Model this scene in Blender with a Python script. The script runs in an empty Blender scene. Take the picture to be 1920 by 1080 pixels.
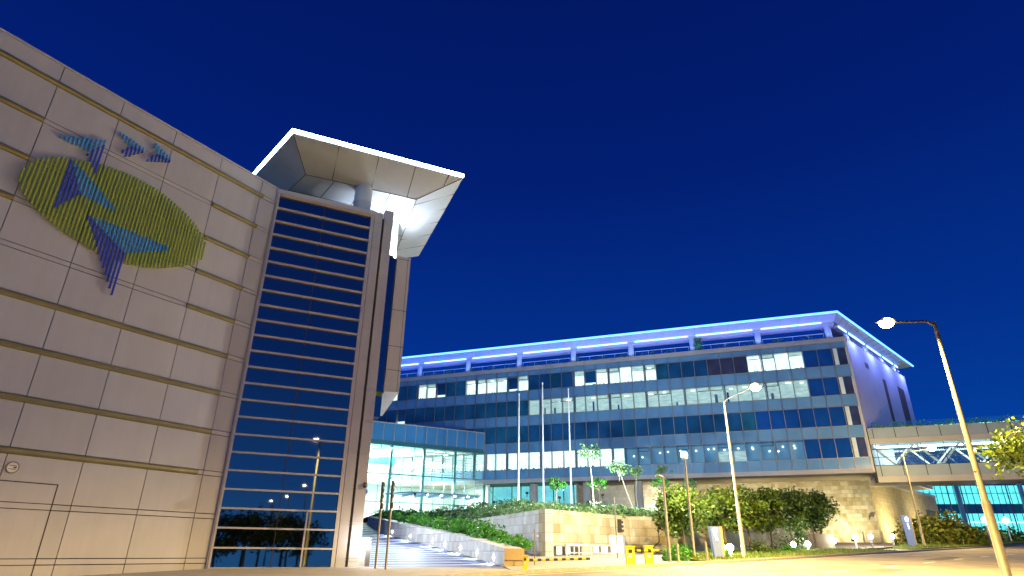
import bpy, math, random
from mathutils import Vector, Matrix
sin, cos, rad, pi = math.sin, math.cos, math.radians, math.pi
SC = bpy.context.scene
COL = SC.collection
random.seed(7)

# ------------------------------------------------------------------ camera
cam = bpy.data.cameras.new('camera'); co = bpy.data.objects.new('camera', cam); COL.objects.link(co)
cam.sensor_width = 36; cam.lens = 36 * 1134 / 1920; cam.clip_start = .1; cam.clip_end = 3000
_p, _r = rad(23.54), rad(.557)
_f = Vector((0, cos(_p), sin(_p))); _u = Vector((0, -sin(_p), cos(_p))); _x = Vector((1, 0, 0))
_x2 = _x * cos(_r) + _u * sin(_r); _u2 = -_x * sin(_r) + _u * cos(_r)
co.matrix_world = Matrix((_x2, _u2, -_f)).transposed().to_4x4()
SC.camera = co

# ------------------------------------------------------------------ world: blue hour sky
W = bpy.data.worlds.new('World'); SC.world = W; W.use_nodes = True
nt = W.node_tree; nt.nodes.clear()
wo = nt.nodes.new('ShaderNodeOutputWorld'); bg = nt.nodes.new('ShaderNodeBackground')
tc = nt.nodes.new('ShaderNodeTexCoord'); sx = nt.nodes.new('ShaderNodeSeparateXYZ')
rmp = nt.nodes.new('ShaderNodeValToRGB')
nt.links.new(tc.outputs['Generated'], sx.inputs[0])
nt.links.new(sx.outputs['Z'], rmp.inputs[0])
cr = rmp.color_ramp
cr.elements[0].position = 0.0; cr.elements[0].color = (.006, .060, .33, 1)
cr.elements[1].position = 1.0; cr.elements[1].color = (.0005, .003, .055, 1)
for ps, c in ((.12, (.001, .047, .31, 1)), (.30, (.0008, .027, .235, 1)), (.55, (.0006, .012, .15, 1)), (.75, (.0005, .0085, .115, 1))):
    e = cr.elements.new(ps); e.color = c
# added sky glow behind the camera, brightens the facades and glass reflections
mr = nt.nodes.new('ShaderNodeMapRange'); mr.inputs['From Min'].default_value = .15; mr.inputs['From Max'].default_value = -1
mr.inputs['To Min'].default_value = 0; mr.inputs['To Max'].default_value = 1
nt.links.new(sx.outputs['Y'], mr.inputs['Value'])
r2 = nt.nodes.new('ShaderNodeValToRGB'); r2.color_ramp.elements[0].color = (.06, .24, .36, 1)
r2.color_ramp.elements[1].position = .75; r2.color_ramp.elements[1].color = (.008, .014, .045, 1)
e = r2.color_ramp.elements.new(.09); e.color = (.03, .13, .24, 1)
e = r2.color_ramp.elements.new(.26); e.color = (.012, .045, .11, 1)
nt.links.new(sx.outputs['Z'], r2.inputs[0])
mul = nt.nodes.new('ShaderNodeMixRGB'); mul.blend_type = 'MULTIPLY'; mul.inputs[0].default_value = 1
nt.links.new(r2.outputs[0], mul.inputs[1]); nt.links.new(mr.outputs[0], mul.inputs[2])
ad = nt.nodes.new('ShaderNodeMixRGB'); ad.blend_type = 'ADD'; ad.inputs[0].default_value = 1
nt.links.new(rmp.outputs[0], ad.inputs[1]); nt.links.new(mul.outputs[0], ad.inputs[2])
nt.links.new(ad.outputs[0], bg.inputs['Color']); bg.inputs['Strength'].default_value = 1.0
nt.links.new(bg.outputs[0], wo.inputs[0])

SC.view_settings.view_transform = 'Standard'; SC.view_settings.look = 'None'
SC.view_settings.gamma = 1; SC.view_settings.exposure = 0.15
SC.cycles.max_bounces = 6; SC.cycles.diffuse_bounces = 3; SC.cycles.glossy_bounces = 3
SC.cycles.transparent_max_bounces = 10; SC.cycles.transmission_bounces = 4
SC.cycles.sample_clamp_indirect = 4; SC.cycles.caustics_reflective = False; SC.cycles.caustics_refractive = False
try:
    SC.cycles.use_denoising = True
except Exception: pass

# ------------------------------------------------------------------ helpers
def gz(x, y): return -1.6 + .035 * y          # the sloping ground

def tag(o, label, cat, group=None, kind=None):
    o['label'] = label; o['category'] = cat
    if group: o['group'] = group
    if kind: o['kind'] = kind
    return o
def struct(o):
    o['kind'] = 'structure'; return o
def thing(name, label, cat, loc, group=None):
    o = bpy.data.objects.new(name, None); COL.objects.link(o); o.location = loc; o.empty_display_size = .3
    return tag(o, label, cat, group)
def wloc(o):
    v = Vector((0, 0, 0))
    while o: v += Vector(o.location); o = o.parent
    return v

class MB:
    def __init__(s): s.v = []; s.f = []; s.m = []; s.cur = 0; s.sm = []
    def add(s, vs, fs, smooth=False):
        n = len(s.v); s.v += [tuple(v) for v in vs]
        for f in fs: s.f.append([i + n for i in f]); s.m.append(s.cur); s.sm.append(smooth)
    def hexa(s, b, t):
        s.add(list(b) + list(t), [(3, 2, 1, 0), (4, 5, 6, 7), (0, 1, 5, 4), (1, 2, 6, 5), (2, 3, 7, 6), (3, 0, 4, 7)])
    def box(s, x0, x1, y0, y1, z0, z1):
        s.hexa([(x0, y0, z0), (x1, y0, z0), (x1, y1, z0), (x0, y1, z0)], [(x0, y0, z1), (x1, y0, z1), (x1, y1, z1), (x0, y1, z1)])
    def fbox(s, F, s0, s1, d0, d1, z0, z1):
        s.hexa([F(s0, d0, z0), F(s1, d0, z0), F(s1, d1, z0), F(s0, d1, z0)], [F(s0, d0, z1), F(s1, d0, z1), F(s1, d1, z1), F(s0, d1, z1)])
    def fquad(s, F, s0, s1, d, z0, z1):
        s.add([F(s0, d, z0), F(s1, d, z0), F(s1, d, z1), F(s0, d, z1)], [(0, 1, 2, 3)])
    def poly(s, pts): s.add(pts, [tuple(range(len(pts)))])
    def prism(s, pts, z0, z1):
        n = len(pts); f = lambda z, p: z(p[0], p[1]) if callable(z) else z
        s.add([(p[0], p[1], f(z0, p)) for p in pts] + [(p[0], p[1], f(z1, p)) for p in pts],
              [tuple(range(n))[::-1], tuple(range(n, 2 * n))] + [(i, (i + 1) % n, n + (i + 1) % n, n + i) for i in range(n)])
    def tube(s, p0, p1, r0, r1=None, n=8, caps=True):
        s.path([p0, p1], [r0, r0 if r1 is None else r1], n, caps)
    def path(s, P, R, n=8, caps=True):
        P = [Vector(p) for p in P]
        if not hasattr(R, '__len__'): R = [R] * len(P)
        vs = []
        for i, p in enumerate(P):
            d = (P[min(i + 1, len(P) - 1)] - P[max(i - 1, 0)]).normalized()
            a = d.cross(Vector((0, 0, 1)))
            if a.length < .05: a = d.cross(Vector((1, 0, 0)))
            a.normalize(); b = d.cross(a)
            for k in range(n):
                t = 2 * pi * k / n; vs.append(p + (a * cos(t) + b * sin(t)) * R[i])
        fs = []
        for i in range(len(P) - 1):
            for k in range(n):
                fs.append((i * n + k, i * n + (k + 1) % n, (i + 1) * n + (k + 1) % n, (i + 1) * n + k))
        s.add(vs, fs, True)
        if caps:
            m = len(vs); s.add(vs[:n], [tuple(range(n))[::-1]]); s.add(vs[m - n:], [tuple(range(n))])
    def lathe(s, c, prof, n=16, ax=None):
        """prof: list of (r, z) above c"""
        c = Vector(c); vs = []
        for r, z in prof:
            for k in range(n):
                t = 2 * pi * k / n; vs.append(c + Vector((r * cos(t), r * sin(t), z)))
        fs = [(i * n + k, i * n + (k + 1) % n, (i + 1) * n + (k + 1) % n, (i + 1) * n + k) for i in range(len(prof) - 1) for k in range(n)]
        s.add(vs, fs, True)
        s.add(vs[:n], [tuple(range(n))[::-1]]); s.add(vs[-n:], [tuple(range(n))])
    def ball(s, c, r, n=10, sz=1.0):
        s.lathe(c, [(max(.002, r * sin(pi * i / n)), -r * sz * cos(pi * i / n)) for i in range(n + 1)], 12)
    def disc(s, c, nrm, r, th, n=20):
        c = Vector(c); nrm = Vector(nrm).normalized(); s.tube(c, c + nrm * th, r, r, n)
    def leaf(s, c, size, rg, up=.3):
        a = Vector((rg.gauss(0, 1), rg.gauss(0, 1), rg.gauss(0, .7))).normalized()
        b = a.cross(Vector((rg.gauss(0, 1), rg.gauss(0, 1), rg.gauss(0, 1)))).normalized()
        w = b * size * .32; t = a * size; c = Vector(c)
        s.add([c - t * .5, c + w - t * .05, c + t * .5, c - w - t * .05], [(0, 1, 2, 3)])
    def build(s, name, mat, parent=None, origin=None, smooth=True):
        me = bpy.data.meshes.new(name)
        if parent is not None: og = wloc(parent)
        elif origin is not None: og = Vector(origin)
        else:
            xs, ys, zs = zip(*s.v); og = Vector(((min(xs) + max(xs)) / 2, (min(ys) + max(ys)) / 2, min(zs)))
        me.from_pydata([(x - og.x, y - og.y, z - og.z) for x, y, z in s.v], [], s.f)
        mats = mat if isinstance(mat, (list, tuple)) else [mat]
        for m in mats: me.materials.append(m)
        me.polygons.foreach_set('material_index', s.m)
        me.polygons.foreach_set('use_smooth', s.sm)
        me.update()
        o = bpy.data.objects.new(name, me); COL.objects.link(o)
        if parent is not None: o.parent = parent
        else: o.location = og
        return o

def frame(ox, oy, heading, side=1):
    h = rad(heading); e = (sin(h), cos(h)); n = (e[1] * side, -e[0] * side)
    return lambda s, d, z: (ox + e[0] * s + n[0] * d, oy + e[1] * s + n[1] * d, z)

# ------------------------------------------------------------------ materials
def new_mat(name):
    m = bpy.data.materials.new(name); m.use_nodes = True
    return m, m.node_tree, m.node_tree.nodes['Principled BSDF']
def mat(name, col, rough=.6, metal=0, var=.0, scale=3.0, bump=0, bscale=40, spec=.5, coat=0, stretch=None, trans=0):
    m, t, b = new_mat(name)
    b.inputs['Base Color'].default_value = (*col, 1); b.inputs['Roughness'].default_value = rough
    b.inputs['Metallic'].default_value = metal; b.inputs['Specular IOR Level'].default_value = spec
    if coat: b.inputs['Coat Weight'].default_value = coat
    if var or bump:
        g = t.nodes.new('ShaderNodeNewGeometry')
        src = g.outputs['Position']
        if stretch:
            mp = t.nodes.new('ShaderNodeMapping'); mp.inputs['Scale'].default_value = stretch
            t.links.new(src, mp.inputs[0]); src = mp.outputs[0]
    if var:
        n = t.nodes.new('ShaderNodeTexNoise'); n.inputs['Scale'].default_value = scale; n.inputs['Detail'].default_value = 5
        t.links.new(src, n.inputs['Vector'])
        r = t.nodes.new('ShaderNodeValToRGB')
        r.color_ramp.elements[0].position = .3; r.color_ramp.elements[1].position = .7
        r.color_ramp.elements[0].color = (*[max(0, c * (1 - var)) for c in col], 1)
        r.color_ramp.elements[1].color = (*[min(1, c * (1 + var)) for c in col], 1)
        t.links.new(n.outputs['Fac'], r.inputs[0]); t.links.new(r.outputs[0], b.inputs['Base Color'])
    if bump:
        n = t.nodes.new('ShaderNodeTexNoise'); n.inputs['Scale'].default_value = bscale
        t.links.new(src, n.inputs['Vector'])
        bp = t.nodes.new('ShaderNodeBump'); bp.inputs['Strength'].default_value = bump; bp.inputs['Distance'].default_value = .05
        t.links.new(n.outputs['Fac'], bp.inputs['Height']); t.links.new(bp.outputs[0], b.inputs['Normal'])
    return m
def emit(name, col, st):
    m, t, b = new_mat(name)
    b.inputs['Base Color'].default_value = (*col, 1)
    b.inputs['Emission Color'].default_value = (*col, 1); b.inputs['Emission Strength'].default_value = st
    return m
def wall_uv(t):
    """metres along a vertical wall and height, from world position and normal"""
    g = t.nodes.new('ShaderNodeNewGeometry')
    cp = t.nodes.new('ShaderNodeVectorMath'); cp.operation = 'CROSS_PRODUCT'
    t.links.new(g.outputs['True Normal'], cp.inputs[0]); cp.inputs[1].default_value = (0, 0, 1)
    dt = t.nodes.new('ShaderNodeVectorMath'); dt.operation = 'DOT_PRODUCT'
    t.links.new(g.outputs['Position'], dt.inputs[0]); t.links.new(cp.outputs[0], dt.inputs[1])
    sp = t.nodes.new('ShaderNodeSeparateXYZ'); t.links.new(g.outputs['Position'], sp.inputs[0])
    cb = t.nodes.new('ShaderNodeCombineXYZ')
    t.links.new(dt.outputs['Value'], cb.inputs[0]); t.links.new(sp.outputs['Z'], cb.inputs[1])
    return cb.outputs[0]
def stone(name, c1, c2, c3, bw=.95, bh=.52, rough=.75, mortar=(.16, .13, .09)):
    m, t, b = new_mat(name); uv = wall_uv(t)
    def brick(w, off, a, c, mo, ms):
        k = t.nodes.new('ShaderNodeTexBrick'); k.inputs['Scale'].default_value = 1
        k.inputs['Brick Width'].default_value = w; k.inputs['Row Height'].default_value = bh
        k.inputs['Mortar Size'].default_value = ms; k.inputs['Color1'].default_value = (*a, 1); k.inputs['Color2'].default_value = (*c, 1)
        k.inputs['Mortar'].default_value = (*mo, 1); k.offset = off; k.squash = 1.0; k.offset_frequency = 2
        t.links.new(uv, k.inputs['Vector']); return k
    k1 = brick(bw, .5, c1, c2, mortar, .012); k2 = brick(bw * .5, .37, c1, c3, mortar, .004)
    mx = t.nodes.new('ShaderNodeMixRGB'); mx.inputs[0].default_value = .5
    t.links.new(k1.outputs['Color'], mx.inputs[1]); t.links.new(k2.outputs['Color'], mx.inputs[2])
    n = t.nodes.new('ShaderNodeTexNoise'); n.inputs['Scale'].default_value = 1.3; n.inputs['Detail'].default_value = 8; n.inputs['Roughness'].default_value = .7
    t.links.new(uv, n.inputs['Vector'])
    m2 = t.nodes.new('ShaderNodeMixRGB'); m2.blend_type = 'OVERLAY'; m2.inputs[0].default_value = .35
    t.links.new(mx.outputs[0], m2.inputs[1]); t.links.new(n.outputs['Fac'], m2.inputs[2])
    t.links.new(m2.outputs[0], b.inputs['Base Color']); b.inputs['Roughness'].default_value = rough
    bp = t.nodes.new('ShaderNodeBump'); bp.inputs['Strength'].default_value = .6; bp.inputs['Distance'].default_value = .03; bp.invert = True
    t.links.new(k1.outputs['Fac'], bp.inputs['Height']); t.links.new(bp.outputs[0], b.inputs['Normal'])
    return m
def foliage(name, c1, c2, sc=1.2, tr=.25):
    m, t, b = new_mat(name)
    g = t.nodes.new('ShaderNodeNewGeometry')
    n = t.nodes.new('ShaderNodeTexNoise'); n.inputs['Scale'].default_value = sc; t.links.new(g.outputs['Position'], n.inputs['Vector'])
    ad_ = t.nodes.new('ShaderNodeMath'); ad_.operation = 'MULTIPLY_ADD'; ad_.inputs[1].default_value = .5
    t.links.new(g.outputs['Random Per Island'], ad_.inputs[0]); t.links.new(n.outputs['Fac'], ad_.inputs[2])
    r = t.nodes.new('ShaderNodeValToRGB'); r.color_ramp.elements[0].position = .45; r.color_ramp.elements[1].position = 1.0
    r.color_ramp.elements[0].color = (*c1, 1); r.color_ramp.elements[1].color = (*c2, 1)
    t.links.new(ad_.outputs[0], r.inputs[0]); t.links.new(r.outputs[0], b.inputs['Base Color'])
    b.inputs['Roughness'].default_value = .45
    tl = t.nodes.new('ShaderNodeBsdfTranslucent'); t.links.new(r.outputs[0], tl.inputs[0])
    mx = t.nodes.new('ShaderNodeMixShader'); mx.inputs[0].default_value = tr
    t.links.new(b.outputs[0], mx.inputs[1]); t.links.new(tl.outputs[0], mx.inputs[2])
    t.links.new(mx.outputs[0], t.nodes['Material Output'].inputs[0])
    return m
def clear_glass(name, tint=(.8, .95, .95), refl=.12):
    m, t, b = new_mat(name); t.nodes.remove(b)
    tr = t.nodes.new('ShaderNodeBsdfTransparent'); tr.inputs[0].default_value = (*tint, 1)
    gl = t.nodes.new('ShaderNodeBsdfGlossy'); gl.inputs['Roughness'].default_value = .02; gl.inputs[0].default_value = (.9, .95, 1, 1)
    fr = t.nodes.new('ShaderNodeFresnel'); fr.inputs[0].default_value = 1.5
    mx = t.nodes.new('ShaderNodeMixShader')
    a = t.nodes.new('ShaderNodeMath'); a.operation = 'ADD'; a.inputs[1].default_value = refl; a.use_clamp = True
    t.links.new(fr.outputs[0], a.inputs[0]); t.links.new(a.outputs[0], mx.inputs[0])
    t.links.new(tr.outputs[0], mx.inputs[1]); t.links.new(gl.outputs[0], mx.inputs[2])
    t.links.new(mx.outputs[0], t.nodes['Material Output'].inputs[0])
    return m
def room(name, col, st, kind='blind'):
    """the lit inside of a room seen through a window: pale blinds and shelves, or brighter wall"""
    m, t, b = new_mat(name); uv = wall_uv(t)
    b.inputs['Roughness'].default_value = .8
    mp = t.nodes.new('ShaderNodeMapping'); mp.inputs['Scale'].default_value = (.55, 2.2, 1) if kind == 'blind' else (.7, .7, 1)
    t.links.new(uv, mp.inputs[0])
    n = t.nodes.new('ShaderNodeTexNoise'); n.inputs['Scale'].default_value = 1.6; n.inputs['Detail'].default_value = 6; n.inputs['Roughness'].default_value = .65
    t.links.new(mp.outputs[0], n.inputs['Vector'])
    r = t.nodes.new('ShaderNodeValToRGB'); r.color_ramp.elements[0].position = .35; r.color_ramp.elements[1].position = .62
    k = .45 if kind == 'blind' else .6
    r.color_ramp.elements[0].color = (*[c * k for c in col], 1); r.color_ramp.elements[1].color = (*col, 1)
    t.links.new(n.outputs['Fac'], r.inputs[0])
    t.links.new(r.outputs[0], b.inputs['Emission Color']); b.inputs['Emission Strength'].default_value = st
    b.inputs['Base Color'].default_value = (.5, .5, .5, 1)
    return m

M = {}
def panelled(name, col, rough, var, streak):
    m, t, b = new_mat(name); g = t.nodes.new('ShaderNodeNewGeometry'); uv = wall_uv(t)
    mp = t.nodes.new('ShaderNodeMapping'); mp.inputs['Scale'].default_value = (2.2, .16, 1); t.links.new(uv, mp.inputs[0])
    n = t.nodes.new('ShaderNodeTexNoise'); n.inputs['Scale'].default_value = 1.5; n.inputs['Detail'].default_value = 6; n.inputs['Roughness'].default_value = .65; t.links.new(mp.outputs[0], n.inputs['Vector'])
    n2 = t.nodes.new('ShaderNodeTexNoise'); n2.inputs['Scale'].default_value = .7; n2.inputs['Detail'].default_value = 4; t.links.new(uv, n2.inputs['Vector'])
    def mul(a, k, off):
        q = t.nodes.new('ShaderNodeMath'); q.operation = 'MULTIPLY_ADD'; q.inputs[1].default_value = k; q.inputs[2].default_value = off; t.links.new(a, q.inputs[0]); return q.outputs[0]
    a1 = mul(g.outputs['Random Per Island'], var, 1 - var / 2); a2 = mul(n.outputs['Fac'], streak, 1 - streak / 2); a3 = mul(n2.outputs['Fac'], streak, 1 - streak / 2)
    p1 = t.nodes.new('ShaderNodeMath'); p1.operation = 'MULTIPLY'; t.links.new(a1, p1.inputs[0]); t.links.new(a2, p1.inputs[1])
    p2 = t.nodes.new('ShaderNodeMath'); p2.operation = 'MULTIPLY'; t.links.new(p1.outputs[0], p2.inputs[0]); t.links.new(a3, p2.inputs[1])
    vm = t.nodes.new('ShaderNodeVectorMath'); vm.operation = 'SCALE'; vm.inputs[0].default_value = col; t.links.new(p2.outputs[0], vm.inputs['Scale'])
    t.links.new(vm.outputs[0], b.inputs['Base Color']); b.inputs['Roughness'].default_value = rough; b.inputs['Specular IOR Level'].default_value = .4
    return m
M['clad'] = panelled('pale aluminium cladding', (.52, .50, .50), .5, .10, .22)
M['joint'] = mat('dark joint', (.06, .05, .045), .9)
M['ledge'] = mat('ochre ledge metal', (.23, .20, .10), .45, .3, .12, 2)
M['soffit'] = mat('white soffit panel', (.50, .53, .58), .5, 0, .04, .6)
M['frame'] = mat('silver window frame', (.58, .54, .50), .5, .1)
M['mull'] = mat('grey mullion metal', (.30, .29, .31), .4, .5)
M['bayglass'] = mat('dark reflective glass', (.17, .20, .23), .02, 1.0, bump=.006, bscale=.8)
M['spandrel'] = mat('blue grey spandrel glass', (.14, .31, .54), .22, .0, .10, .35, spec=.9)
M['spandrel2'] = mat('deep blue spandrel glass', (.08, .32, .62), .2, .0, .08, .35, spec=.9)
M['winA'] = mat('dark blue window glass', (.010, .075, .20), .06, 0, .5, .25, spec=1.0)
M['winB'] = mat('teal window glass', (.012, .10, .19), .06, 0, .45, .4, spec=1.0)
M['winC'] = mat('bluer window glass', (.006, .06, .30), .06, 0, .3, .25, spec=1.0)
M['winD'] = mat('brownish window glass', (.05, .05, .09), .1, 0, .4, .5, spec=.8)
M['fascia'] = mat('pale stone fascia', (.42, .41, .44), .6, 0, .06, 1)
M['render'] = mat('smooth white render', (.52, .52, .56), .8, 0, .05, .4)
M['dark'] = mat('dark recess', (.03, .028, .025), .8)
M['brown'] = mat('brown louvre', (.10, .07, .06), .7, 0, .3, 6)
M['white'] = mat('white painted metal', (.75, .76, .78), .4, .1)
M['pole'] = mat('galvanised steel', (.20, .19, .18), .5, .4, .12, 6)
M['poledark'] = mat('weathered steel pole', (.055, .05, .045), .55, .2, .2, 5)
M['polew'] = mat('warm painted pole', (.20, .18, .14), .5, .2, .1, 6)
M['black'] = mat('black plastic', (.02, .02, .02), .4)
M['yellow'] = mat('yellow paint', (.80, .58, .02), .45, 0, .06, 4)
M['red'] = mat('red hydrant paint', (.28, .03, .015), .35, 0, .25, 9, .2, 60)
M['asphalt'] = mat('asphalt', (.22, .19, .145), .75, 0, .32, .55, .5, 30)
M['paint'] = mat('road paint', (.72, .70, .62), .6, 0, .15, 5)
M['paving'] = mat('pale paving', (.40, .37, .33), .8, 0, .12, 2, .15, 30)
M['kerb'] = mat('granite kerb', (.30, .28, .25), .8, 0, .2, 5)
M['soil'] = mat('dark soil', (.045, .045, .02), .95, 0, .3, 4)
M['grass'] = foliage('grass blades', (.05, .10, .012), (.20, .26, .03), .6)
M['grassbase'] = mat('turf', (.14, .17, .02), .9, 0, .35, 3, .3, 40)
M['leafdark'] = foliage('dark glossy leaves', (.02, .05, .006), (.13, .20, .02), 1.0, .25)
M['leafgreen'] = foliage('fresh green leaves', (.02, .13, .015), (.11, .36, .04), 1.5)
M['leafpale'] = foliage('pale feathery leaves', (.05, .16, .05), (.25, .40, .16), 1.5)
M['leafgold'] = foliage('olive leaves', (.05, .09, .008), (.26, .28, .03), 1.4)
M['bark'] = mat('pale bark', (.32, .28, .22), .9, 0, .25, 12)
M['barkdark'] = mat('brown bark', (.16, .12, .07), .9, 0, .25, 12)
M['stone'] = stone('sandstone blocks', (.44, .42, .33), (.24, .20, .10), (.20, .145, .05))
M['stonegrey'] = stone('pale grey stone blocks', (.60, .60, .60), (.50, .48, .45), (.34, .30, .25))
M['stonegold'] = stone('golden stone blocks', (.45, .38, .22), (.40, .32, .14), (.30, .22, .07), .8, .5)
M['stoneend'] = mat('ochre stone slab', (.50, .37, .18), .7, 0, .1, 3)
M['ledwhite'] = emit('cool white light strip', (.62, .90, 1.0), 20)
M['ledblue'] = emit('blue light strip', (.08, .27, 1.0), 4.2)
M['ledcove'] = emit('blue cove light', (.20, .42, 1.0), 6)
M['sodium'] = emit('warm street lamp glass', (1.0, .72, .30), 60)
M['coolamp'] = emit('cool white lamp', (.93, .96, 1.0), 45)
M['roomwhite'] = room('bright office interior', (.86, 1.0, .95), 1.7, 'wall')
M['roomblind'] = room('office blinds', (.62, .80, .72), .85, 'blind')
M['roomdim'] = room('dim office interior', (.07, .30, .55), .45, 'wall')
M['roomteal'] = room('teal lit interior', (.18, .80, .85), .9, 'wall')
M['ceil'] = emit('ceiling light', (.90, 1.0, .97), 5)
M['hallwall'] = mat('white hall wall', (.75, .80, .76), .7, 0, .1, .8)
M['glass'] = clear_glass('clear window glass')
M['hallglass'] = clear_glass('hall glass', (.84, .98, .93), .04)
M['tealglass'] = mat('teal lit glazing', (.03, .30, .34), .1, 0, .3, .6, spec=1)
M['lime'] = mat('lime painted tube', (.42, .52, .03), .35, .1)
M['lblue'] = mat('light blue painted tube', (.08, .40, .75), .35, .1)
M['dblue'] = mat('dark blue painted tube', (.05, .09, .55), .35, .1)
M['signblue'] = mat('blue sign face', (.05, .10, .70), .4)
M['totem'] = emit('backlit blue grey sign face', (.15, .20, .36), .7)

def light(name, kind, loc, energy, col, parent=None, **k):
    l = bpy.data.lights.new(name, kind); l.energy = energy; l.color = col
    for a, b in k.items():
        if a != 'aim': setattr(l, a, b)
    o = bpy.data.objects.new(name, l); COL.objects.link(o)
    if parent is not None: o.parent = parent; o.location = Vector(loc) - wloc(parent)
    else: o.location = loc
    if 'aim' in k:
        o.rotation_euler = (Vector(k['aim']) - Vector(loc)).to_track_quat('-Z', 'Y').to_euler()
    return o
WARM = (1.0, .66, .19); COOL = (.80, .92, 1.0)

# ------------------------------------------------------------------ ground, road, kerbs
def sheet(name, pts, m, dz=0.0, zf=gz):
    b = MB(); b.poly([(x, y, zf(x, y) + dz) for x, y in pts]); return struct(b.build(name, m))
b = MB()
NX = 30
xs = [-500 + i * (1100 / NX) for i in range(NX + 1)]; ys = [-200, -100, -50, 0, 50, 100, 150, 200, 300, 450, 700, 1200]
zz = lambda y: gz(0, y) if y < 200 else gz(0, 200)
vs = [(x, y, zz(y)) for y in ys for x in xs]
b.add(vs, [(j * (NX + 1) + i, j * (NX + 1) + i + 1, (j + 1) * (NX + 1) + i + 1, (j + 1) * (NX + 1) + i) for j in range(len(ys) - 1) for i in range(NX)])
struct(b.build('ground', M['grassbase']))

left_edge = [(-62, -50), (-40, -22), (-20, 2), (-6, 17.5), (.6, 24.2), (12.9, 34.8), (25, 46.2), (35, 55), (60, 78), (82, 100), (130, 150)]
right_edge = [(x + 8.6, y - 8.6) for x, y in left_edge]
sheet('road', left_edge + right_edge[::-1], M['asphalt'], .012)
def strip(b, A, off0, off1, z0, z1, zf=gz):
    """a strip along path A between two sideways offsets"""
    def side(i, o):
        p = Vector(A[max(i - 1, 0)]); q = Vector(A[min(i + 1, len(A) - 1)]); d = (q - p).normalized(); nn = Vector((d.y, -d.x))
        return Vector(A[i]) + nn * o
    for i in range(len(A) - 1):
        a, c, d, e = side(i, off0), side(i, off1), side(i + 1, off1), side(i + 1, off0)
        P = [a, c, d, e]
        b.hexa([(p.x, p.y, zf(p.x, p.y) + z0) for p in P], [(p.x, p.y, zf(p.x, p.y) + z1) for p in P])
b = MB(); strip(b, left_edge, -.28, 0, -.2, .13); strip(b, right_edge, 0, .28, -.2, .13); struct(b.build('kerb', M['kerb']))
b = MB(); strip(b, right_edge, .28, 3.6, -.2, .12); struct(b.build('pavement', M['paving']))
b = MB()
cl = [(x + 4.3, y - 4.3) for x, y in left_edge]
def resample(P, step):
    out = [Vector(P[0])]
    for a, c in zip(P, P[1:]):
        a, c = Vector(a), Vector(c); L = (c - a).length; k = max(1, int(L / step))
        out += [a.lerp(c, (i + 1) / k) for i in range(k)]
    return out
R_ = resample(cl, 2.0)
for i in range(0, len(R_) - 1, 3):
    a, c = R_[i], R_[i + 1]; n = Vector(((c - a).y, -(c - a).x)).normalized() * .07
    b.poly([(p.x, p.y, gz(0, p.y) + .018) for p in (a - n, c - n, c + n, a + n)])
for off in (.45, 11.7):
    Q = resample([(x + .7071 * off, y - .7071 * off) for x, y in left_edge], 4)
    for a, c in zip(Q, Q[1:]):
        n = Vector(((c - a).y, -(c - a).x)).normalized() * .06
        b.poly([(p.x, p.y, gz(0, p.y) + .018) for p in (a - n, c - n, c + n, a + n)])
struct(b.build('road_markings', M['paint']))
b = MB()
for (x, y, a0, w, l) in [(13.5, 26.5, 44, 1.1, 4.5), (24, 38.5, 44, .9, 7), (8.5, 23.2, 44, .8, 3)]:
    F = frame(x, y, a0); b.poly([(q[0], q[1], gz(0, q[1]) + .016) for q in (F(0, 0, 0), F(l, 0, 0), F(l, w, 0), F(0, w, 0))])
struct(b.build('road_patch', mat('darker asphalt patch', (.10, .09, .08), .85, 0, .2, 3)))
for (x, y) in [(11.2, 27.8), (18.8, 33.0), (27.5, 43.5)]:
    b = MB(); b.poly([(x + .34 * cos(k * pi / 10), y + .34 * sin(k * pi / 10), gz(0, y + .34 * sin(k * pi / 10)) + .021) for k in range(20)]); struct(b.build('manhole_cover', M['poledark']))
# forecourt in front of the car park and the pavement by the clad building
b = MB(); b.prism([(.3, 24.3), (13.3, 35.5), (12.5, 40.5), (8.4, 45.5), (2.2, 38), (-2.6, 38), (-.2, 28.4)], lambda x, y: gz(x, y) - .1, lambda x, y: gz(x, y) + .03)
struct(b.build('forecourt', M['paving']))
b = MB(); b.prism([(-30, -10), (-6.2, 17.6), (.3, 24.1), (-.2, 25.6), (-5.5, 26.0), (-10.8, 23.9), (-28, -4)], lambda x, y: gz(x, y) - .1, lambda x, y: gz(x, y) + .10)
struct(b.build('pavement', M['paving']))
b = MB(); b.poly([(x, y, gz(x, y) + .02) for x, y in [(-.2, 28.7), (2.15, 37.9), (-3.1, 52.4), (-9.3, 52.9), (-2.0, 38.1)]]); struct(b.build('forecourt', M['paving']))
# ramp up to the entrance, concrete with darker cross bands
ml, t, bs = new_mat('ribbed concrete ramp')
g = t.nodes.new('ShaderNodeNewGeometry'); mp = t.nodes.new('ShaderNodeMapping'); mp.inputs['Rotation'].default_value = (0, 0, rad(-18))
t.links.new(g.outputs['Position'], mp.inputs[0])
wv = t.nodes.new('ShaderNodeTexWave'); wv.bands_direction = 'Y'; wv.inputs['Scale'].default_value = .17; wv.inputs['Distortion'].default_value = .6; wv.inputs['Detail'].default_value = 2
t.links.new(mp.outputs[0], wv.inputs['Vector'])
r = t.nodes.new('ShaderNodeValToRGB'); r.color_ramp.elements[0].position = .35; r.color_ramp.elements[1].position = .6
r.color_ramp.elements[0].color = (.03, .04, .10, 1); r.color_ramp.elements[1].color = (.24, .27, .42, 1)
t.links.new(wv.outputs['Fac'], r.inputs[0]); t.links.new(r.outputs[0], bs.inputs['Base Color']); bs.inputs['Roughness'].default_value = .6
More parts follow.
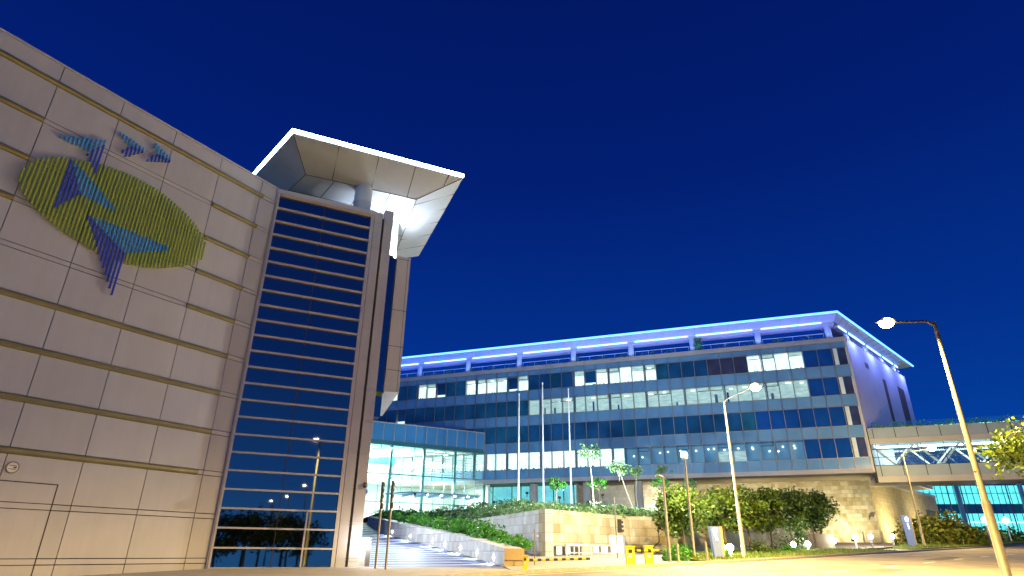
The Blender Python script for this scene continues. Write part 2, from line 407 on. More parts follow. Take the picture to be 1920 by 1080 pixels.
RR = [(-.25, 25.2, gz(0, 25.2) + .06), (-.25, 28.5, -.60), (-2.6, 38, -.19), (-5.4, 45, .32), (-10.4, 53, 1.26), (-14, 62, 2.4), (-17, 75, 3.4), (-18, 92, 3.6)]
RL = [(-5.6, 26.1, gz(0, 26.1) + .06), (-7, 29, -.58), (-9.5, 38, -.19), (-13, 46, .32), (-18, 55, 1.26), (-22, 64, 2.4), (-27, 75, 3.4), (-32, 92, 3.6)]
b = MB()
b.add(RR + RL, [(i, i + 1, 8 + i + 1, 8 + i) for i in range(7)]); struct(b.build('driveway_ramp', ml))

# ------------------------------------------------------------------ the clad building on the left
a = rad(31.6); P0 = (-22 * cos(a), 22 * sin(a))
FW1 = frame(P0[0], P0[1], 31.6)
CB = (-10.99, 24.13)
FB1 = frame(CB[0], CB[1], 64.35)
bld = thing('clad_building', 'tall building clad in pale metal panels with dark glass bay and light-edged canopy', 'building', (-11, 24, -1.2))
b = MB(); b.fbox(FW1, -14, 14.8, -.55, -.06, -2.2, 15.33); o_ = b.build('backing_wall', M['joint'], bld)
ZR = [-1.82, -.32, 1.18, 2.68, 4.18, 5.68, 7.18, 8.67, 10.17, 11.67, 13.2, 14.75, 15.42]
SB = [5.72 + 2.06 * k for k in range(-9, 5)] + [14.78]
b = MB(); g_ = .014
for zi in range(len(ZR) - 1):
    z0, z1 = ZR[zi], ZR[zi + 1]
    for s0, s1 in zip(SB, SB[1:]):
        top = z1 - (.17 if zi < len(ZR) - 2 else 0)
        b.fbox(FW1, s0 + g_, s1 - g_, -.06, 0, z0 + g_, top - g_)
        if zi < len(ZR) - 2: b.fbox(FW1, s0 + g_, s1 - g_, -.06, -.002, top + g_, z1 - g_)
b.build('wall_panel', M['clad'], bld)['label'] = 'pale metal wall panels with dark joints'
b = MB(); b.fbox(FW1, -14, 14.8, -.62, .02, 15.42, 15.5); b.build('coping', M['frame'], bld)
def ledge(s0, s1, z):
    b = MB(); pr = [(0.001, -.02), (.07, .0), (.10, .045), (.10, .12), (.07, .165), (.001, .185)]
    zb = z - .18
    vs = [FW1(s0, d, zb + q) for d, q in pr] + [FW1(s1, d, zb + q) for d, q in pr]; n = len(pr)
    b.add(vs, [(i, i + 1, n + i + 1, n + i) for i in range(n - 1)] + [tuple(range(n)), tuple(range(n, 2 * n))[::-1]])
    b.build('ledge', M['ledge'], bld)
for s0, s1, k in [(-14, 14.1, 11), (-14, 5.7, 10), (11.92, 14.08, 10), (-14, 5.7, 9), (11.92, 14.0, 9), (-14, 5.7, 8), (11.9, 14, 8),
                  (11.86, 13.95, 7), (-14, 13.95, 6), (-14, 13.92, 5), (-14, 13.9, 4), (-14, 13.7, 3)]:
    ledge(s0, s1, ZR[k])
# service door flush in the wall
b = MB(); b.fbox(FW1, 6.0, 9.31, .001, .012, -1.4, 1.74); dr = b.build('door', M['clad'], bld)
b = MB()
b.fbox(FW1, 9.29, 9.325, .001, .016, -1.4, 1.76); b.fbox(FW1, 5.98, 9.29, .001, .016, 1.73, 1.76)
for z in (1.18, 1.01, -.32, -.49): b.fbox(FW1, 5.98, 9.29, .012, .0145, z - .012, z + .012)
b.fbox(FW1, 7.62, 7.64, .012, .0145, -1.4, 1.73)
b.build('door_seam', M['joint'], dr)
# glass bay
zt = [-.66 + .6875 * k for k in range(24)]
b = MB(); b.fbox(FB1, .1, 4.47, -.10, -.05, -1.3, 15.15); gl = b.build('bay_glazing', M['bayglass'], bld)
b = MB()
for z in zt: b.fbox(FB1, .02, 4.55, -.05, .06, z - .028, z + .036)
b.fbox(FB1, .0, .14, -.05, .05, -1.3, 15.2); b.fbox(FB1, 4.43, 4.58, -.05, .05, -1.3, 15.2); b.fbox(FB1, .06, .10, .05, .12, -1.3, 15.2)
b.fbox(FB1, 3.26, 3.32, -.05, .075, -.66, 1.40); b.fbox(FB1, .0, 4.6, -.3, .10, 15.2, 15.42)
b.build('bay_frame', M['frame'], bld)
b = MB(); b.fbox(FB1, 2.2, 2.235, -.05, -.02, -1.3, 15.15); b.fbox(FB1, 0, 4.6, -.05, .09, -1.4, -.78); b.build('bay_mullion', M['joint'], bld)
# piers with joints
def pier(s0, s1, d0, d1, zt_, z0=-1.4):
    b = MB(); z = z0; k = 0
    cuts = [1.05 + 1.375 * i for i in range(-1, 12)]
    prev = z0
    for c in cuts:
        if c > zt_ - .3: break
        b.fbox(FB1, s0, s1, d0, d1, prev, c - .11); b.fbox(FB1, s0, s1, d0, d1 - .003, c - .09, c + .0); prev = c + .02
    b.fbox(FB1, s0, s1, d0, d1, prev, zt_)
    b.fbox(FB1, s0 + .02, s1 - .02, d0 + .02, d1 - .02, z0, zt_ - .02)
    return b.build('pier', M['clad'], bld)
pier(4.60, 4.98, -.6, .06, 15.42); pier(5.10, 5.53, -.6, .02, 15.68)
b = MB(); b.fbox(FB1, 4.98, 5.10, -.6, -.08, -1.4, 15.2); b.build('pier_groove', M['joint'], bld)
# body behind
b = MB(); b.prism([FW1(-14, -.6, 0)[:2], FW1(14.4, -.6, 0)[:2], FB1(.2, -.7, 0)[:2], FB1(5.4, -.65, 0)[:2], FB1(4.4, -12, 0)[:2], FB1(-6, -14, 0)[:2], FW1(-14, -16, 0)[:2]], -1.6, 15.2)
b.build('building_core', M['clad'], bld)
# round column between bay roof and canopy
b = MB(); c_ = Vector(FB1(4.05, -.75, 15.2)); b.lathe(c_, [(.44, 0), (.44, .9), (.46, .93), (.46, .97), (.44, 1.0), (.44, 2.1)], 24); b.build('column', M['soffit'], bld)
b = MB(); b.lathe((-13.2, 29.5, 15.2), [(.44, 0), (.44, 2.6)], 24); b.build('column', M['soffit'], bld)
# canopy roof: shallow upside-down pyramid
A_, B_, C_, D_ = (-10.39, 23.29), (-2.64, 26.9), (-6.24, 36.13), (-15.8, 29.3)
E_ = (-15.8, 38)
Zc = 18.0
IA, IB, IC, ID = (-10.26, 25.21), (-5.09, 27.44), (-7.6, 34.6), (-14.8, 30.2); IE = (-14.8, 37)
cn = MB()
out = [A_, B_, C_, E_, D_]; inn = [IA, IB, IC, IE, ID]
T = [(x, y, Zc + .14) for x, y in out]; O = [(x, y, Zc) for x, y in out]; I = [(x, y, Zc - 1.0) for x, y in inn]
n = 5
cn.add(T, [tuple(range(5))]); cn.add(T + O, [(i, n + i, n + (i + 1) % n, (i + 1) % n) for i in range(n)])
for i in range(n): cn.add([O[i], I[i], I[(i + 1) % n], O[(i + 1) % n]], [(0, 1, 2, 3)])
cn.add(I, [tuple(range(5))[::-1]])
cano = cn.build('canopy_roof', mat('grey canopy panel', (.27, .29, .34), .45, .1, .12, .5), bld)
b = MB()
def seam(p, q, r=.018):
    p, q = Vector(p), Vector(q); off = Vector((0, 0, -.006)); b.tube(p + off, q + off, r, r, 4)
def lp(p, q, t): return tuple(Vector(p).lerp(Vector(q), t))
for i in (0, 1, 4): seam(O[i], I[i])
for i in (0, 1, 4): seam(I[i], I[(i + 1) % 5])
for k, t_ in enumerate((.25, .48, .70, .91)):
    seam(lp(O[0], O[1], t_), lp(I[0], I[1], min(1, max(0, (t_ - .1) / .66))) if t_ < .8 else lp(O[1], I[1], .42))
for k in range(1, 6): seam(lp(O[1], O[2], k / 6.0), lp(I[1], I[2], max(0, (k - .6) / 5.4)))
for k in range(1, 4):
    seam(lp(I[0], I[1], k / 4), lp(I[4], I[2], k / 4)); seam(lp(I[0], I[4], k / 3.5), lp(I[1], I[2], k / 3.5))
b.build('soffit_seam', M['joint'], cano)
b = MB(); b.path([(D_[0], D_[1], Zc + .12), (A_[0] - .02, A_[1] - .05, Zc + .12), (B_[0] + .03, B_[1] - .02, Zc + .12)], .10, 8)
b.build('light_strip', M['ledwhite'], cano)
# projecting box below the canopy, to the right of the piers
FO = frame(*[c for c in FB1(0, -1.6, 0)[:2]], 64.35)
b = MB()
b.hexa([FO(6.28, 0, 6.95), FO(7.0, 0, 6.95), (-7.25, 34.2, 6.95), (-8.3, 33.9, 6.95)], [FO(6.33, 0, 14.1), FO(7.03, 0, 14.1), (-7.2, 34.2, 14.1), (-8.3, 33.9, 14.1)])
pb = b.build('projecting_box', M['clad'], bld)
b = MB()
for z in (13.95, 11.1, 9.2, 8.0): b.fbox(FO, 6.27, 7.03, .001, .006, z - .012, z + .012)
b.fbox(FO, 6.88, 6.90, .001, .006, 6.96, 14.1)
b.build('box_seam', M['joint'], pb)
b = MB(); b.poly([FO(6.30, -.05, 6.93), FO(6.94, -.05, 6.93), (-7.40, 34.0, 6.93), (-8.2, 33.8, 6.93)][::-1]); b.build('box_soffit', M['soffit'], pb)
b = MB(); b.fbox(FB1, 5.0, 6.35, -3.2, -2.2, 5.8, 14.2); b.fbox(FB1, 5.0, 6.32, -2.2, -1.75, 6.9, 14.0); b.build('link_glazing', M['bayglass'], bld)
b = MB(); b.fbox(FB1, 4.0, 6.6, -5.2, -3.2, 13.6, 17.0); b.build('upper_wall', M['soffit'], bld)
up = FB1(6.1, -2.6, 14.5)
b = MB(); b.box(up[0] - .25, up[0] + .25, up[1] - .25, up[1] + .25, 14.25, 14.45); b.cur = 1; b.box(up[0] - .2, up[0] + .2, up[1] - .2, up[1] + .2, 14.45, 14.50); b.build('floodlight', [M['dark'], M['coolamp']], bld)
light('floodlight_glow', 'AREA', (up[0], up[1], 14.6), 700, COOL, bld, aim=(up[0] - .4, up[1] + 1.3, 17), size=.5)
FZ = FB1(5.9, -2.0, 12.6)

# wall emblem of vertical tubes
em = thing('wall_emblem', 'large emblem of vertical tubes, lime oval globe with blue aircraft tails, on the panelled wall', 'emblem', FW1(8.8, .1, 9.2))
GL = [(5.62, 10.8), (5.65, 11.1), (5.87, 11.6), (6.32, 11.98), (7.0, 12.25), (7.64, 12.45), (8.3, 12.57), (8.82, 12.6), (9.5, 12.57), (10.08, 12.45), (10.8, 12.2), (11.3, 11.95), (11.75, 11.6), (11.98, 11.3),
      (12.06, 10.95), (12.03, 10.63), (11.7, 10.2), (11.23, 9.92), (10.8, 9.7), (10.39, 9.5), (9.9, 9.34), (9.4, 9.26), (8.9, 9.24), (8.29, 9.3), (7.33, 9.52), (6.53, 9.83), (5.9, 10.25), (5.68, 10.5)]
_C0 = (sin(_p), cos(_p))
def pix_wall(x, y):
    A = (x - 960) / 1134; B = (540 - y) / 1134
    d = _x2 * A + _u2 * B + _f
    ah = rad(31.6); nn = Vector((cos(ah), -sin(ah), 0)); ee = Vector((sin(ah), cos(ah), 0))
    q = d * (P0[0] * nn.x + P0[1] * nn.y) / d.dot(nn)
    return ((q.x - P0[0]) * ee.x + (q.y - P0[1]) * ee.y, q.z)
c1 = lambda L: [pix_wall(20 + x / 6.75, 240 + y / 6.75) for x, y in L]
c2 = lambda L: [pix_wall(100 + x / 5.683, 380 + y / 5.683) for x, y in L]
c3 = lambda L: [pix_wall(200 + x / 6.75, 240 + y / 6.75) for x, y in L]
LIGHT = [c1([(600, 105), (1205, 175), (1195, 215), (975, 310), (630, 150)]),
         c1([(775, 460), (800, 470), (930, 600), (1100, 790), (1320, 1050), (1300, 1075), (1070, 965), (865, 860), (800, 640)]),
         c2([(375, 160), (560, 220), (880, 345), (1225, 490), (1215, 522), (740, 545), (520, 320), (420, 215)]),
         c3([(115, 40), (300, 160), (470, 280), (440, 300), (380, 270), (290, 245), (240, 215), (130, 80)]),
         c3([(560, 180), (640, 240), (810, 410), (790, 425), (690, 370), (620, 345), (600, 290), (570, 225)])]
DARK = [c1([(945, 355), (965, 320), (1195, 205), (1190, 260), (1045, 615), (1010, 530), (975, 425)]),
        c1([(735, 425), (760, 425), (850, 820), (845, 860), (500, 1040)]),
        c2([(320, 145), (370, 150), (520, 320), (760, 540), (610, 1020), (430, 450), (385, 300)]),
        c3([(285, 245), (465, 290), (455, 320), (330, 345), (280, 370), (215, 370), (165, 390), (185, 290)]),
        c3([(620, 345), (805, 420), (790, 450), (590, 435), (480, 430), (560, 360)])]
def spans(poly, s):
    zs_ = []
    for (a0, b0), (a1, b1) in zip(poly, poly[1:] + poly[:1]):
        if (a0 <= s) != (a1 <= s): zs_.append(b0 + (s - a0) / (a1 - a0) * (b1 - b0))
    zs_.sort(); return [(zs_[i], zs_[i + 1]) for i in range(0, len(zs_) - 1, 2)]
mg = MB(); mL = [MB() for _ in LIGHT]; mD = [MB() for _ in DARK]
def vt(mb, s, z0, z1):
    if z1 - z0 < .05: return
    mb.tube(FW1(s, .12, z0), FW1(s, .12, z1), .036, .036, 7)
    for z in (z0 + .03, z1 - .03): mb.tube(FW1(s, 0.0, z), FW1(s, .12, z), .014, .014, 4, False)
def subtract(sp, cuts):
    for c0, c1_ in cuts:
        nx = []
        for a0, a1 in sp:
            if c1_ <= a0 or c0 >= a1: nx.append((a0, a1)); continue
            if c0 > a0: nx.append((a0, c0))
            if c1_ < a1: nx.append((c1_, a1))
        sp = nx
    return sp
s = 5.66
while s < 12.7:
    ls = [x for p in LIGHT for x in spans(p, s)]; ds = [x for p in DARK for x in spans(p, s)]
    ds = [y for x in ds for y in subtract([x], ls)]
    for z0, z1 in subtract(spans(GL, s), ls + ds): vt(mg, s, z0, z1)
    for p, mb in zip(LIGHT, mL):
        for z0, z1 in spans(p, s): vt(mb, s, z0, z1)
    for p, mb in zip(DARK, mD):
        for x in spans(p, s):
            for z0, z1 in subtract([x], ls): vt(mb, s, z0, z1)
    s += .126
mg.build('globe', M['lime'], em); 
NM = ['tail_wing', 'aircraft_wing', 'lower_wing', 'small_aircraft_wing', 'small_aircraft_wing']
for nm_, a_, c_ in zip(NM, mL, mD):
    for mb, mm in ((a_, M['lblue']), (c_, M['dblue'])):
        if mb.v: mb.build(nm_, mm, em)
# round sign plate
rs = thing('round_sign', 'small round sign plate with red lettering on the lower panelled wall', 'sign', FW1(8.0, .02, 2.0))
b = MB(); b.disc(FW1(8.0, .002, 2.12), Vector(FW1(0, 1, 0)) - Vector(FW1(0, 0, 0)), .17, .03, 24); b.build('plate', M['polew'], rs)
b = MB(); b.disc(FW1(8.0, .032, 2.12), Vector(FW1(0, 1, 0)) - Vector(FW1(0, 0, 0)), .14, .004, 24); b.build('face', M['paint'], rs)
b = MB()
for s0, s1, z0, z1 in [(7.9, 8.09, 2.165, 2.18), (7.9, 8.09, 2.065, 2.08)]: b.fbox(FW1, s0, s1, .036, .039, z0, z1)
b.cur = 1
b.fbox(FW1, 8.02, 8.10, .036, .039, 2.10, 2.145)
b.build('lettering', [M['brown'], M['red']], rs)
# dome camera on the pier
cp = FB1(5.45, .12, 2.45)
t_ = thing('security_camera', 'small dome security camera on the corner pier of the clad building', 'camera', (cp[0], cp[1], 2.35))
b = MB(); b.tube(FB1(5.45, .0, 2.52), FB1(5.45, .16, 2.52), .03); b.lathe(cp, [(.05, .14), (.09, .1), (.10, .02), (.1, 0)][::-1], 14); b.build('bracket', M['polew'], t_)
b = MB(); b.lathe(cp, [(.02, -.09), (.06, -.07), (.085, -.02), (.085, 0)], 14); b.build('dome', M['black'], t_)

# ------------------------------------------------------------------ office building
FO2 = frame(45.88, 79, -69.5, -1)
ob = thing('office_building', 'long four storey glass office block with blue lit floating roof', 'building', (12, 92, 4))
MU = [0, 1.93] + [1.93 + 1.835 * k for k in range(1, 44)]
ZB = 9.55
ROWS = [(23.63, 26.08), (19.6, 22.05), (15.5, 18.07), (11.45, 14.0)]
SPN = [(26.08, 26.92), (22.05, 23.63), (18.07, 19.6), (14.0, 15.5), (10.08, 11.45)]
SEND = MU[-1]
for z0, z1 in SPN:
    b = MB(); b.fbox(FO2, 0.02, SEND, -.2, 0, z0, z1); b.build('spandrel', M['spandrel'], ob)
b = MB()
for s in MU[:-1]: b.fbox(FO2, s - .045, s + .045, 0, .13, 10.08, 26.92)
for z in sorted(set([q for r_ in ROWS for q in r_] + [26.92, 10.08])): b.fbox(FO2, 0, SEND, 0, .085, z - .045, z + .035)
b.build('facade_frame', M['mull'], ob)
b = MB(); b.fbox(FO2, -.25, SEND, -.4, .16, 26.92, 27.5); b.fbox(FO2, -.28, SEND, -.4, .22, 27.42, 27.55)
b.fbox(FO2, -.1, SEND, -.4, .12, ZB, 10.08); b.fbox(FO2, -.1, SEND, -.4, .2, ZB - .03, ZB + .12); b.build('fascia', M['fascia'], ob)
row1 = {'w': {38, 35, 34, 30, 29, 28, 27, 25, 20, 18, 17, 16, 15, 14, 5, 4, 3, 39, 6}, 'h': {26, 19, 33}}
rg = random.Random(3)
wmats = [M['winA'], M['glass'], M['roomwhite'], M['roomblind'], M['roomdim'], M['mull'], M['black'], M['ceil'], M['winB'], M['winC'], M['winD'], M['hallwall']]
def win(b, row, j, s0, s1, z0, z1):
    b.cur = 0; st = 'dark'
    if row == 0: st = 'w' if j in row1['w'] else ('h' if j in row1['h'] else 'dark')
    elif row == 1: st = 'b' if (3 <= j <= 24 and j not in ()) else ('h' if j == 37 else 'dark')
    elif row == 3: st = 'w' if 17 <= j <= 40 else ('d' if 4 <= j < 17 else 'dark')
    if st == 'dark':
        b.cur = 10 if (row == 0 and 6 < j < 10) else (9 if j < 7 else (8 if j > 24 or (j * 7 + row * 3) % 9 == 1 else 0))
        if j == 0: b.cur = 0
        b.fquad(FO2, s1, s0, -.03, z0, z1)
        if j == 0:   # corner room with a pale pillar and brown wall behind the pane
            b.cur = 10; b.fbox(FO2, .25, 1.05, -.03, -.01, z0 + .1, z1 - .1)
            b.cur = 11; b.fbox(FO2, 1.25, 1.75, -.03, -.012, z0, z1)
            b.fbox(FO2, .08, .2, -.03, -.012, z0, z1)
        return
    b.cur = 1; b.fquad(FO2, s1, s0, -.03, z0, z1)
    back = {'w': 2, 'b': 3, 'd': 4, 'h': 2}[st]
    dp = -.55 if st != 'd' else -1.6
    part = (st == 'h')
    ztop = z1
    b.cur = back if not part else 0
    if part:
        b.fquad(FO2, s1, s0, dp, z0 + .5, z1); b.cur = 2; b.fquad(FO2, s1, s0, dp - .01, z0, z0 + .5)
    elif st == 'w' and row == 0:
        k = rg.choice([.35, .5, .7, .0]); b.cur = 3; b.fquad(FO2, s1, s0, dp, z1 - k, z1); b.cur = 2; b.fquad(FO2, s1, s0, dp, z0, z1 - k)
    else:
        b.fquad(FO2, s1, s0, dp, z0, z1)
    b.cur = 11 if st != 'd' else 0
    b.poly([FO2(s0, -.04, z1), FO2(s1, -.04, z1), FO2(s1, dp, z1), FO2(s0, dp, z1)]); b.poly([FO2(s0, -.04, z0), FO2(s1, -.04, z0), FO2(s1, dp, z0), FO2(s0, dp, z0)])
    b.poly([FO2(s0, -.04, z0), FO2(s0, -.04, z1), FO2(s0, dp, z1), FO2(s0, dp, z0)]); b.poly([FO2(s1, -.04, z0), FO2(s1, -.04, z1), FO2(s1, dp, z1), FO2(s1, dp, z0)])
    if (j % 4) in (1, 2) and row < 2 or (row == 3 and j % 3 == 0 and st == 'd'):   # tilting vent pane
        b.cur = 6; b.fbox(FO2, s0 + .06, s1 - .06, -.02, .04, z1 - .62, z1 - .54); b.fbox(FO2, s0 + .05, s0 + .13, -.02, .02, z1 - .6, z1 - .02)
    if (j * 5) % 3 == 1 or row == 2:
        b.cur = 5; b.fbox(FO2, s1 - .22, s1 - .05, -.3, -.05, z0, z1)
    if st in 'wb' and rg.random() < .45:
        b.cur = 7; u = rg.uniform(s0 + .15, s1 - .9); zq = z1 - rg.uniform(.2, .5); b.fbox(FO2, u, u + rg.uniform(.35, .75), dp + .02, dp + .05, zq, zq + .07)
    if st == 'b' and rg.random() < .5:
        b.cur = rg.choice([0, 5, 3]); u = rg.uniform(s0 + .1, s1 - .5); b.fbox(FO2, u, u + rg.uniform(.2, .4), dp + .02, dp + .1, z0, z0 + rg.uniform(.5, 1.6))
    if row == 0 or (row == 3 and st == 'w'):
        b.cur = 6
        for q in range(3):
            u = rg.uniform(s0 + .1, s1 - .3); h = rg.uniform(.08, .26); b.fbox(FO2, u, u + rg.uniform(.1, .25), -.5, -.4, z0, z0 + h)
    if st == 'd':
        b.cur = 7
        for q in range(rg.choice([1, 2])):
            u = rg.uniform(s0 + .3, s1 - .4); zz_ = rg.uniform(z0 + .9, z1 - .4); b.fbox(FO2, u, u + .18, -1.55, -1.5, zz_, zz_ + .14)
        if j in (12, 11): b.cur = 4; b.fquad(FO2, s1, s0, -1.0, z0, z0 + .7)
        if j in (9, 8): b.cur = 3; b.fquad(FO2, s1, s0, -1.0, z0, z0 + 1.5)
rest = MB()
for ri, (z0, z1) in enumerate(ROWS):
    for j in range(len(MU) - 1):
        s0, s1 = MU[j] + (.05 if j else .02), MU[j + 1] - .05
        if j < 25:
            b = MB(); win(b, ri, j, s0, s1, z0 + .04, z1 - .05); b.build('window', wmats, ob)
        else: win(rest, ri, j, s0, s1, z0 + .04, z1 - .05)
o_ = rest.build('window', wmats, ob); o_['kind'] = 'stuff'
# body, gable
FG = frame(45.88, 79, 45.2)
back = FO2(SEND, -22, 0); g2 = FG(29.0, 0, 0)
b = MB(); b.prism([FO2(0.3, -1.7, 0)[:2], FG(28.7, -.3, 0)[:2], FG(28.7, -8, 0)[:2], FO2(SEND, -26, 0)[:2], FO2(SEND, -1.7, 0)[:2]], ZB + .05, 26.5); b.build('building_core', M['dark'], ob)
b = MB(); b.fbox(FO2, .0, SEND, -1.75, -.21, 26.2, 26.9); b.build('terrace_deck', M['fascia'], ob)
b = MB(); b.fbox(FG, -.05, 29.0, -.5, 0, 9.5, 27.5); gb = b.build('gable_wall', M['render'], ob)
b = MB(); b.fbox(FG, 0, 29.05, -.52, .03, 27.5, 27.6); b.build('gable_coping', M['ledblue'] if 0 else M['fascia'], ob)
for s0, s1, z0, z1 in [(14.6, 16.1, 14, 24.5), (22.4, 26.0, 14, 24.8), (7.1, 8.6, 24.75, 25.5)]:
    b = MB(); b.fbox(FG, s0, s1, .001, .03, z0, z1); b.build('louvre', M['brown'], ob)
b = MB(); b.fbox(FO2, -.12, .1, -.1, .17, 9.6, 27.4); b.build('corner_trim', M['frame'], ob)
# soffit and ground floor
b = MB(); b.poly([FO2(-.2, .1, 9.53), FO2(SEND, .1, 9.53), FO2(SEND, -20, 9.53), FG(29, -3, 9.53), FG(29, 0, 9.53)]); b.build('soffit', mat('olive brown soffit', (.16, .14, .10), .7, 0, .1, .5), ob)
# roof
RZ = 30.5
rA = (-18.42, 98.53); rc = FO2(0, 2.16, 0); 
roof_c = (45.88 - 1.24, 79 - 1.84); roof_l = FO2(SEND, 2.16, 0)[:2]; roof_r = (70.74, 102.85)
in_c = FO2(.9, .15, 0)[:2]; in_l = FO2(SEND, .15, 0)[:2]; in_r = FG(32, -1.3, 0)[:2]
rf = MB()
rf.add([(*roof_l, RZ), (*roof_c, RZ), (*in_c, RZ - .62), (*in_l, RZ - .62)], [(0, 1, 2, 3)])
rf.add([(*roof_c, RZ), (*roof_r, RZ), (*in_r, RZ - .62), (*in_c, RZ - .62)], [(0, 1, 2, 3)])
bk_c = FO2(3.6, -1.75, 0)[:2]; bk_l = FO2(SEND, -1.75, 0)[:2]; bk_r = FG(33.0, -3.6, 0)[:2]
rf.add([(*roof_r, RZ), (*bk_r, RZ), (*in_r, RZ - .62)], [(0, 1, 2)])
TT = [roof_l, roof_c, roof_r, bk_r, bk_c, bk_l]
rf.add([(*p, RZ + .22) for p in TT], [(0, 1, 4, 5), (1, 2, 3, 4)])
rf.add([(*p, RZ) for p in TT] + [(*p, RZ + .22) for p in TT], [(i, (i + 1) % 6, 6 + (i + 1) % 6, 6 + i) for i in range(6)])
rf.fbox(FO2, .9, SEND, -1.6, .15, 29.45, RZ - .62); rf.fbox(FG, 1.2, 30, -1.5, -.9, 29.45, RZ - .63)
rf.cur = 1
b = rf
for k in range(34): 
    p = Vector((*roof_c, RZ - .004)).lerp(Vector((*roof_l, RZ - .004)), k / 34); q = Vector((*in_c, RZ - .624)).lerp(Vector((*in_l, RZ - .624)), k / 34); b.tube(p, q, .02, .02, 4)
for k in range(1, 16):
    p = Vector((*roof_c, RZ - .004)).lerp(Vector((*roof_r, RZ - .004)), k / 16); q = Vector((*in_c, RZ - .624)).lerp(Vector((*in_r, RZ - .624)), k / 16); b.tube(p, q, .02, .02, 4)
roof = rf.build('roof_canopy', [M['soffit'], M['mull']], ob)
b = MB(); b.path([(*roof_l, RZ + .06), (*roof_c, RZ + .06), (*roof_r, RZ + .06)], .15, 6); b.build('light_strip', M['ledblue'], roof)
b = MB()
for k in range(8):
    s0 = 2.5 + 9.1 * k; b.fbox(FO2, s0, s0 + 7.9, .16, .24, RZ - .72, RZ - .60)
b.build('cove_light', M['ledcove'], roof)
b = MB(); b.fbox(FG, 1.5, 30, -.89, -.8, RZ - .9, RZ - .72); b.build('cove_light', M['ledcove'], roof)
for k in range(9):  # added area lights along the terrace edge, blue fill for the roof underside
    q = FO2(4.5 + 8.2 * k, .35, 27.8); light('terrace_uplight', 'AREA', q, 240, (.05, .14, 1), roof, aim=FO2(4.5 + 8.2 * k, 1.1, 30.4), shape='RECTANGLE', size=7.6, size_y=.2)
for k in range(4):
    q = FG(3 + 8 * k, 1.1, 29.2); light('eave_light', 'AREA', q, 950, (.20, .26, 1), roof, aim=FG(3 + 8 * k, 0, 22), shape='RECTANGLE', size=.6, size_y=.6)
for k in range(8):
    c = FO2(1.8 + 9.18 * k, -.35, 26.9); b = MB(); b.lathe(c, [(.42, 0), (.42, RZ - .62 - 26.9)], 18); b.build('column', M['soffit'], ob)
for s_ in (5, 13, 21, 27.5):
    c = FG(s_, -1.1, 26.9); b = MB(); b.lathe(c, [(.40, 0), (.40, 2.9)], 14); b.build('column', M['soffit'], ob)
b = MB()
for k in range(8):
    s0 = 2.4 + 9.18 * k; s1 = s0 + 8.0
    b.tube(FO2(s0, -.5, 28.45), FO2(s1, -.5, 28.45), .035, .035, 6)
    for q in range(5): b.tube(FO2(s0 + q * 2, -.5, 26.95), FO2(s0 + q * 2, -.5, 28.45), .025, .025, 5)
b.tube(FG(1, -.4, 28.4), FG(28, -.4, 28.4), .04, .04, 6)
b.build('railing', M['white'], ob)
b = MB(); b.fbox(FO2, 36, SEND, -9, -5.5, 26.5, 29.0); ph = b.build('penthouse', M['spandrel'], ob)
b = MB()
for s in range(37, 80, 2): b.fbox(FO2, s - .05, s + .05, -5.5, -5.42, 26.9, 28.9)
b.fbox(FO2, 36, SEND, -5.5, -5.42, 28.8, 28.95)
b.build('penthouse_frame', M['white'], ph)
b = MB(); b.fbox(FO2, 30, 38, -8.5, -5, 26.5, 29.3); b.build('plant_room', M['hallwall'], ob)
# ground floor glazing right of the hall + pillars
FGL = frame(*FO2(0, -3.5, 0)[:2], -69.5, -1)
b = MB()
for s0 in (40, 43.2, 47.0, 50.0, 53.2):
    b.fquad(FGL, s0 + 2.9, s0, -.02, 4.0, 9.5)
b.build('shopfront_glass', M['glass'], ob)
b = MB(); b.fquad(FGL, 56, 39.5, -1.6, 3.0, 9.5); b.build('shopfront_interior', M['roomteal'], ob)
b = MB(); b.fbox(FGL, 27, 39.5, -4.6, -4.0, 3.0, 9.52); b.fbox(FGL, 39.4, 39.6, -4.0, .05, 3, 9.52); b.build('recess_wall', M['stonegrey'], ob)
b = MB()
for s0 in (39.9, 41.5, 43.1, 46.9, 48.4, 49.9, 53.1): b.fbox(FGL, s0, s0 + .12, -.05, .08, 4.0, 9.5)
b.fbox(FGL, 39.9, 56, -.06, .1, 6.3, 6.4)
b.build('shopfront_frame', M['dark'], ob)
for s0 in (45.9, 37.6, 30):
    b = MB(); b.lathe(FO2(s0, -2.2, 4.0), [(.62, 0), (.62, 5.5)], 20); b.build('column', M['fascia'], ob)

# ------------------------------------------------------------------ stone base wall
FS = frame(49.65, 87.3, -69.5, -1); FSG = frame(49.65, 87.3, 45.2)
sb = thing('stone_base', 'high sandstone block wall under the office block and the footbridge', 'wall', (44, 89, 1.4))
b = MB(); b.fbox(FS, 0, 36, -.6, 0, -.5, 9.53); b.build('front_wall', M['stone'], sb)
b = MB(); b.fbox(FSG, .0, 36.2, -.6, .002, -.5, 9.3); b.build('side_wall', M['stonegold'], sb)
b = MB(); b.fbox(FSG, 0, 36.2, -.7, .08, 9.3, 9.75); b.fbox(FSG, 0, 30, -3, -.7, 9.3, 9.6); b.build('coping', M['fascia'], sb)
lit_slot = emit('lit slot glass', (1, .98, .85), 3.5)
for s0 in (12.4, 16.4, 21.6):
    b = MB(); b.fbox(FSG, s0, s0 + 1.5, .003, .08, 1.4, 4.9); b.build('lit_slot', lit_slot, sb)
b = MB(); b.fbox(FSG, 27.5, 33.5, .003, .06, 2.0, 7.0); b.build('louvre', M['brown'], sb)

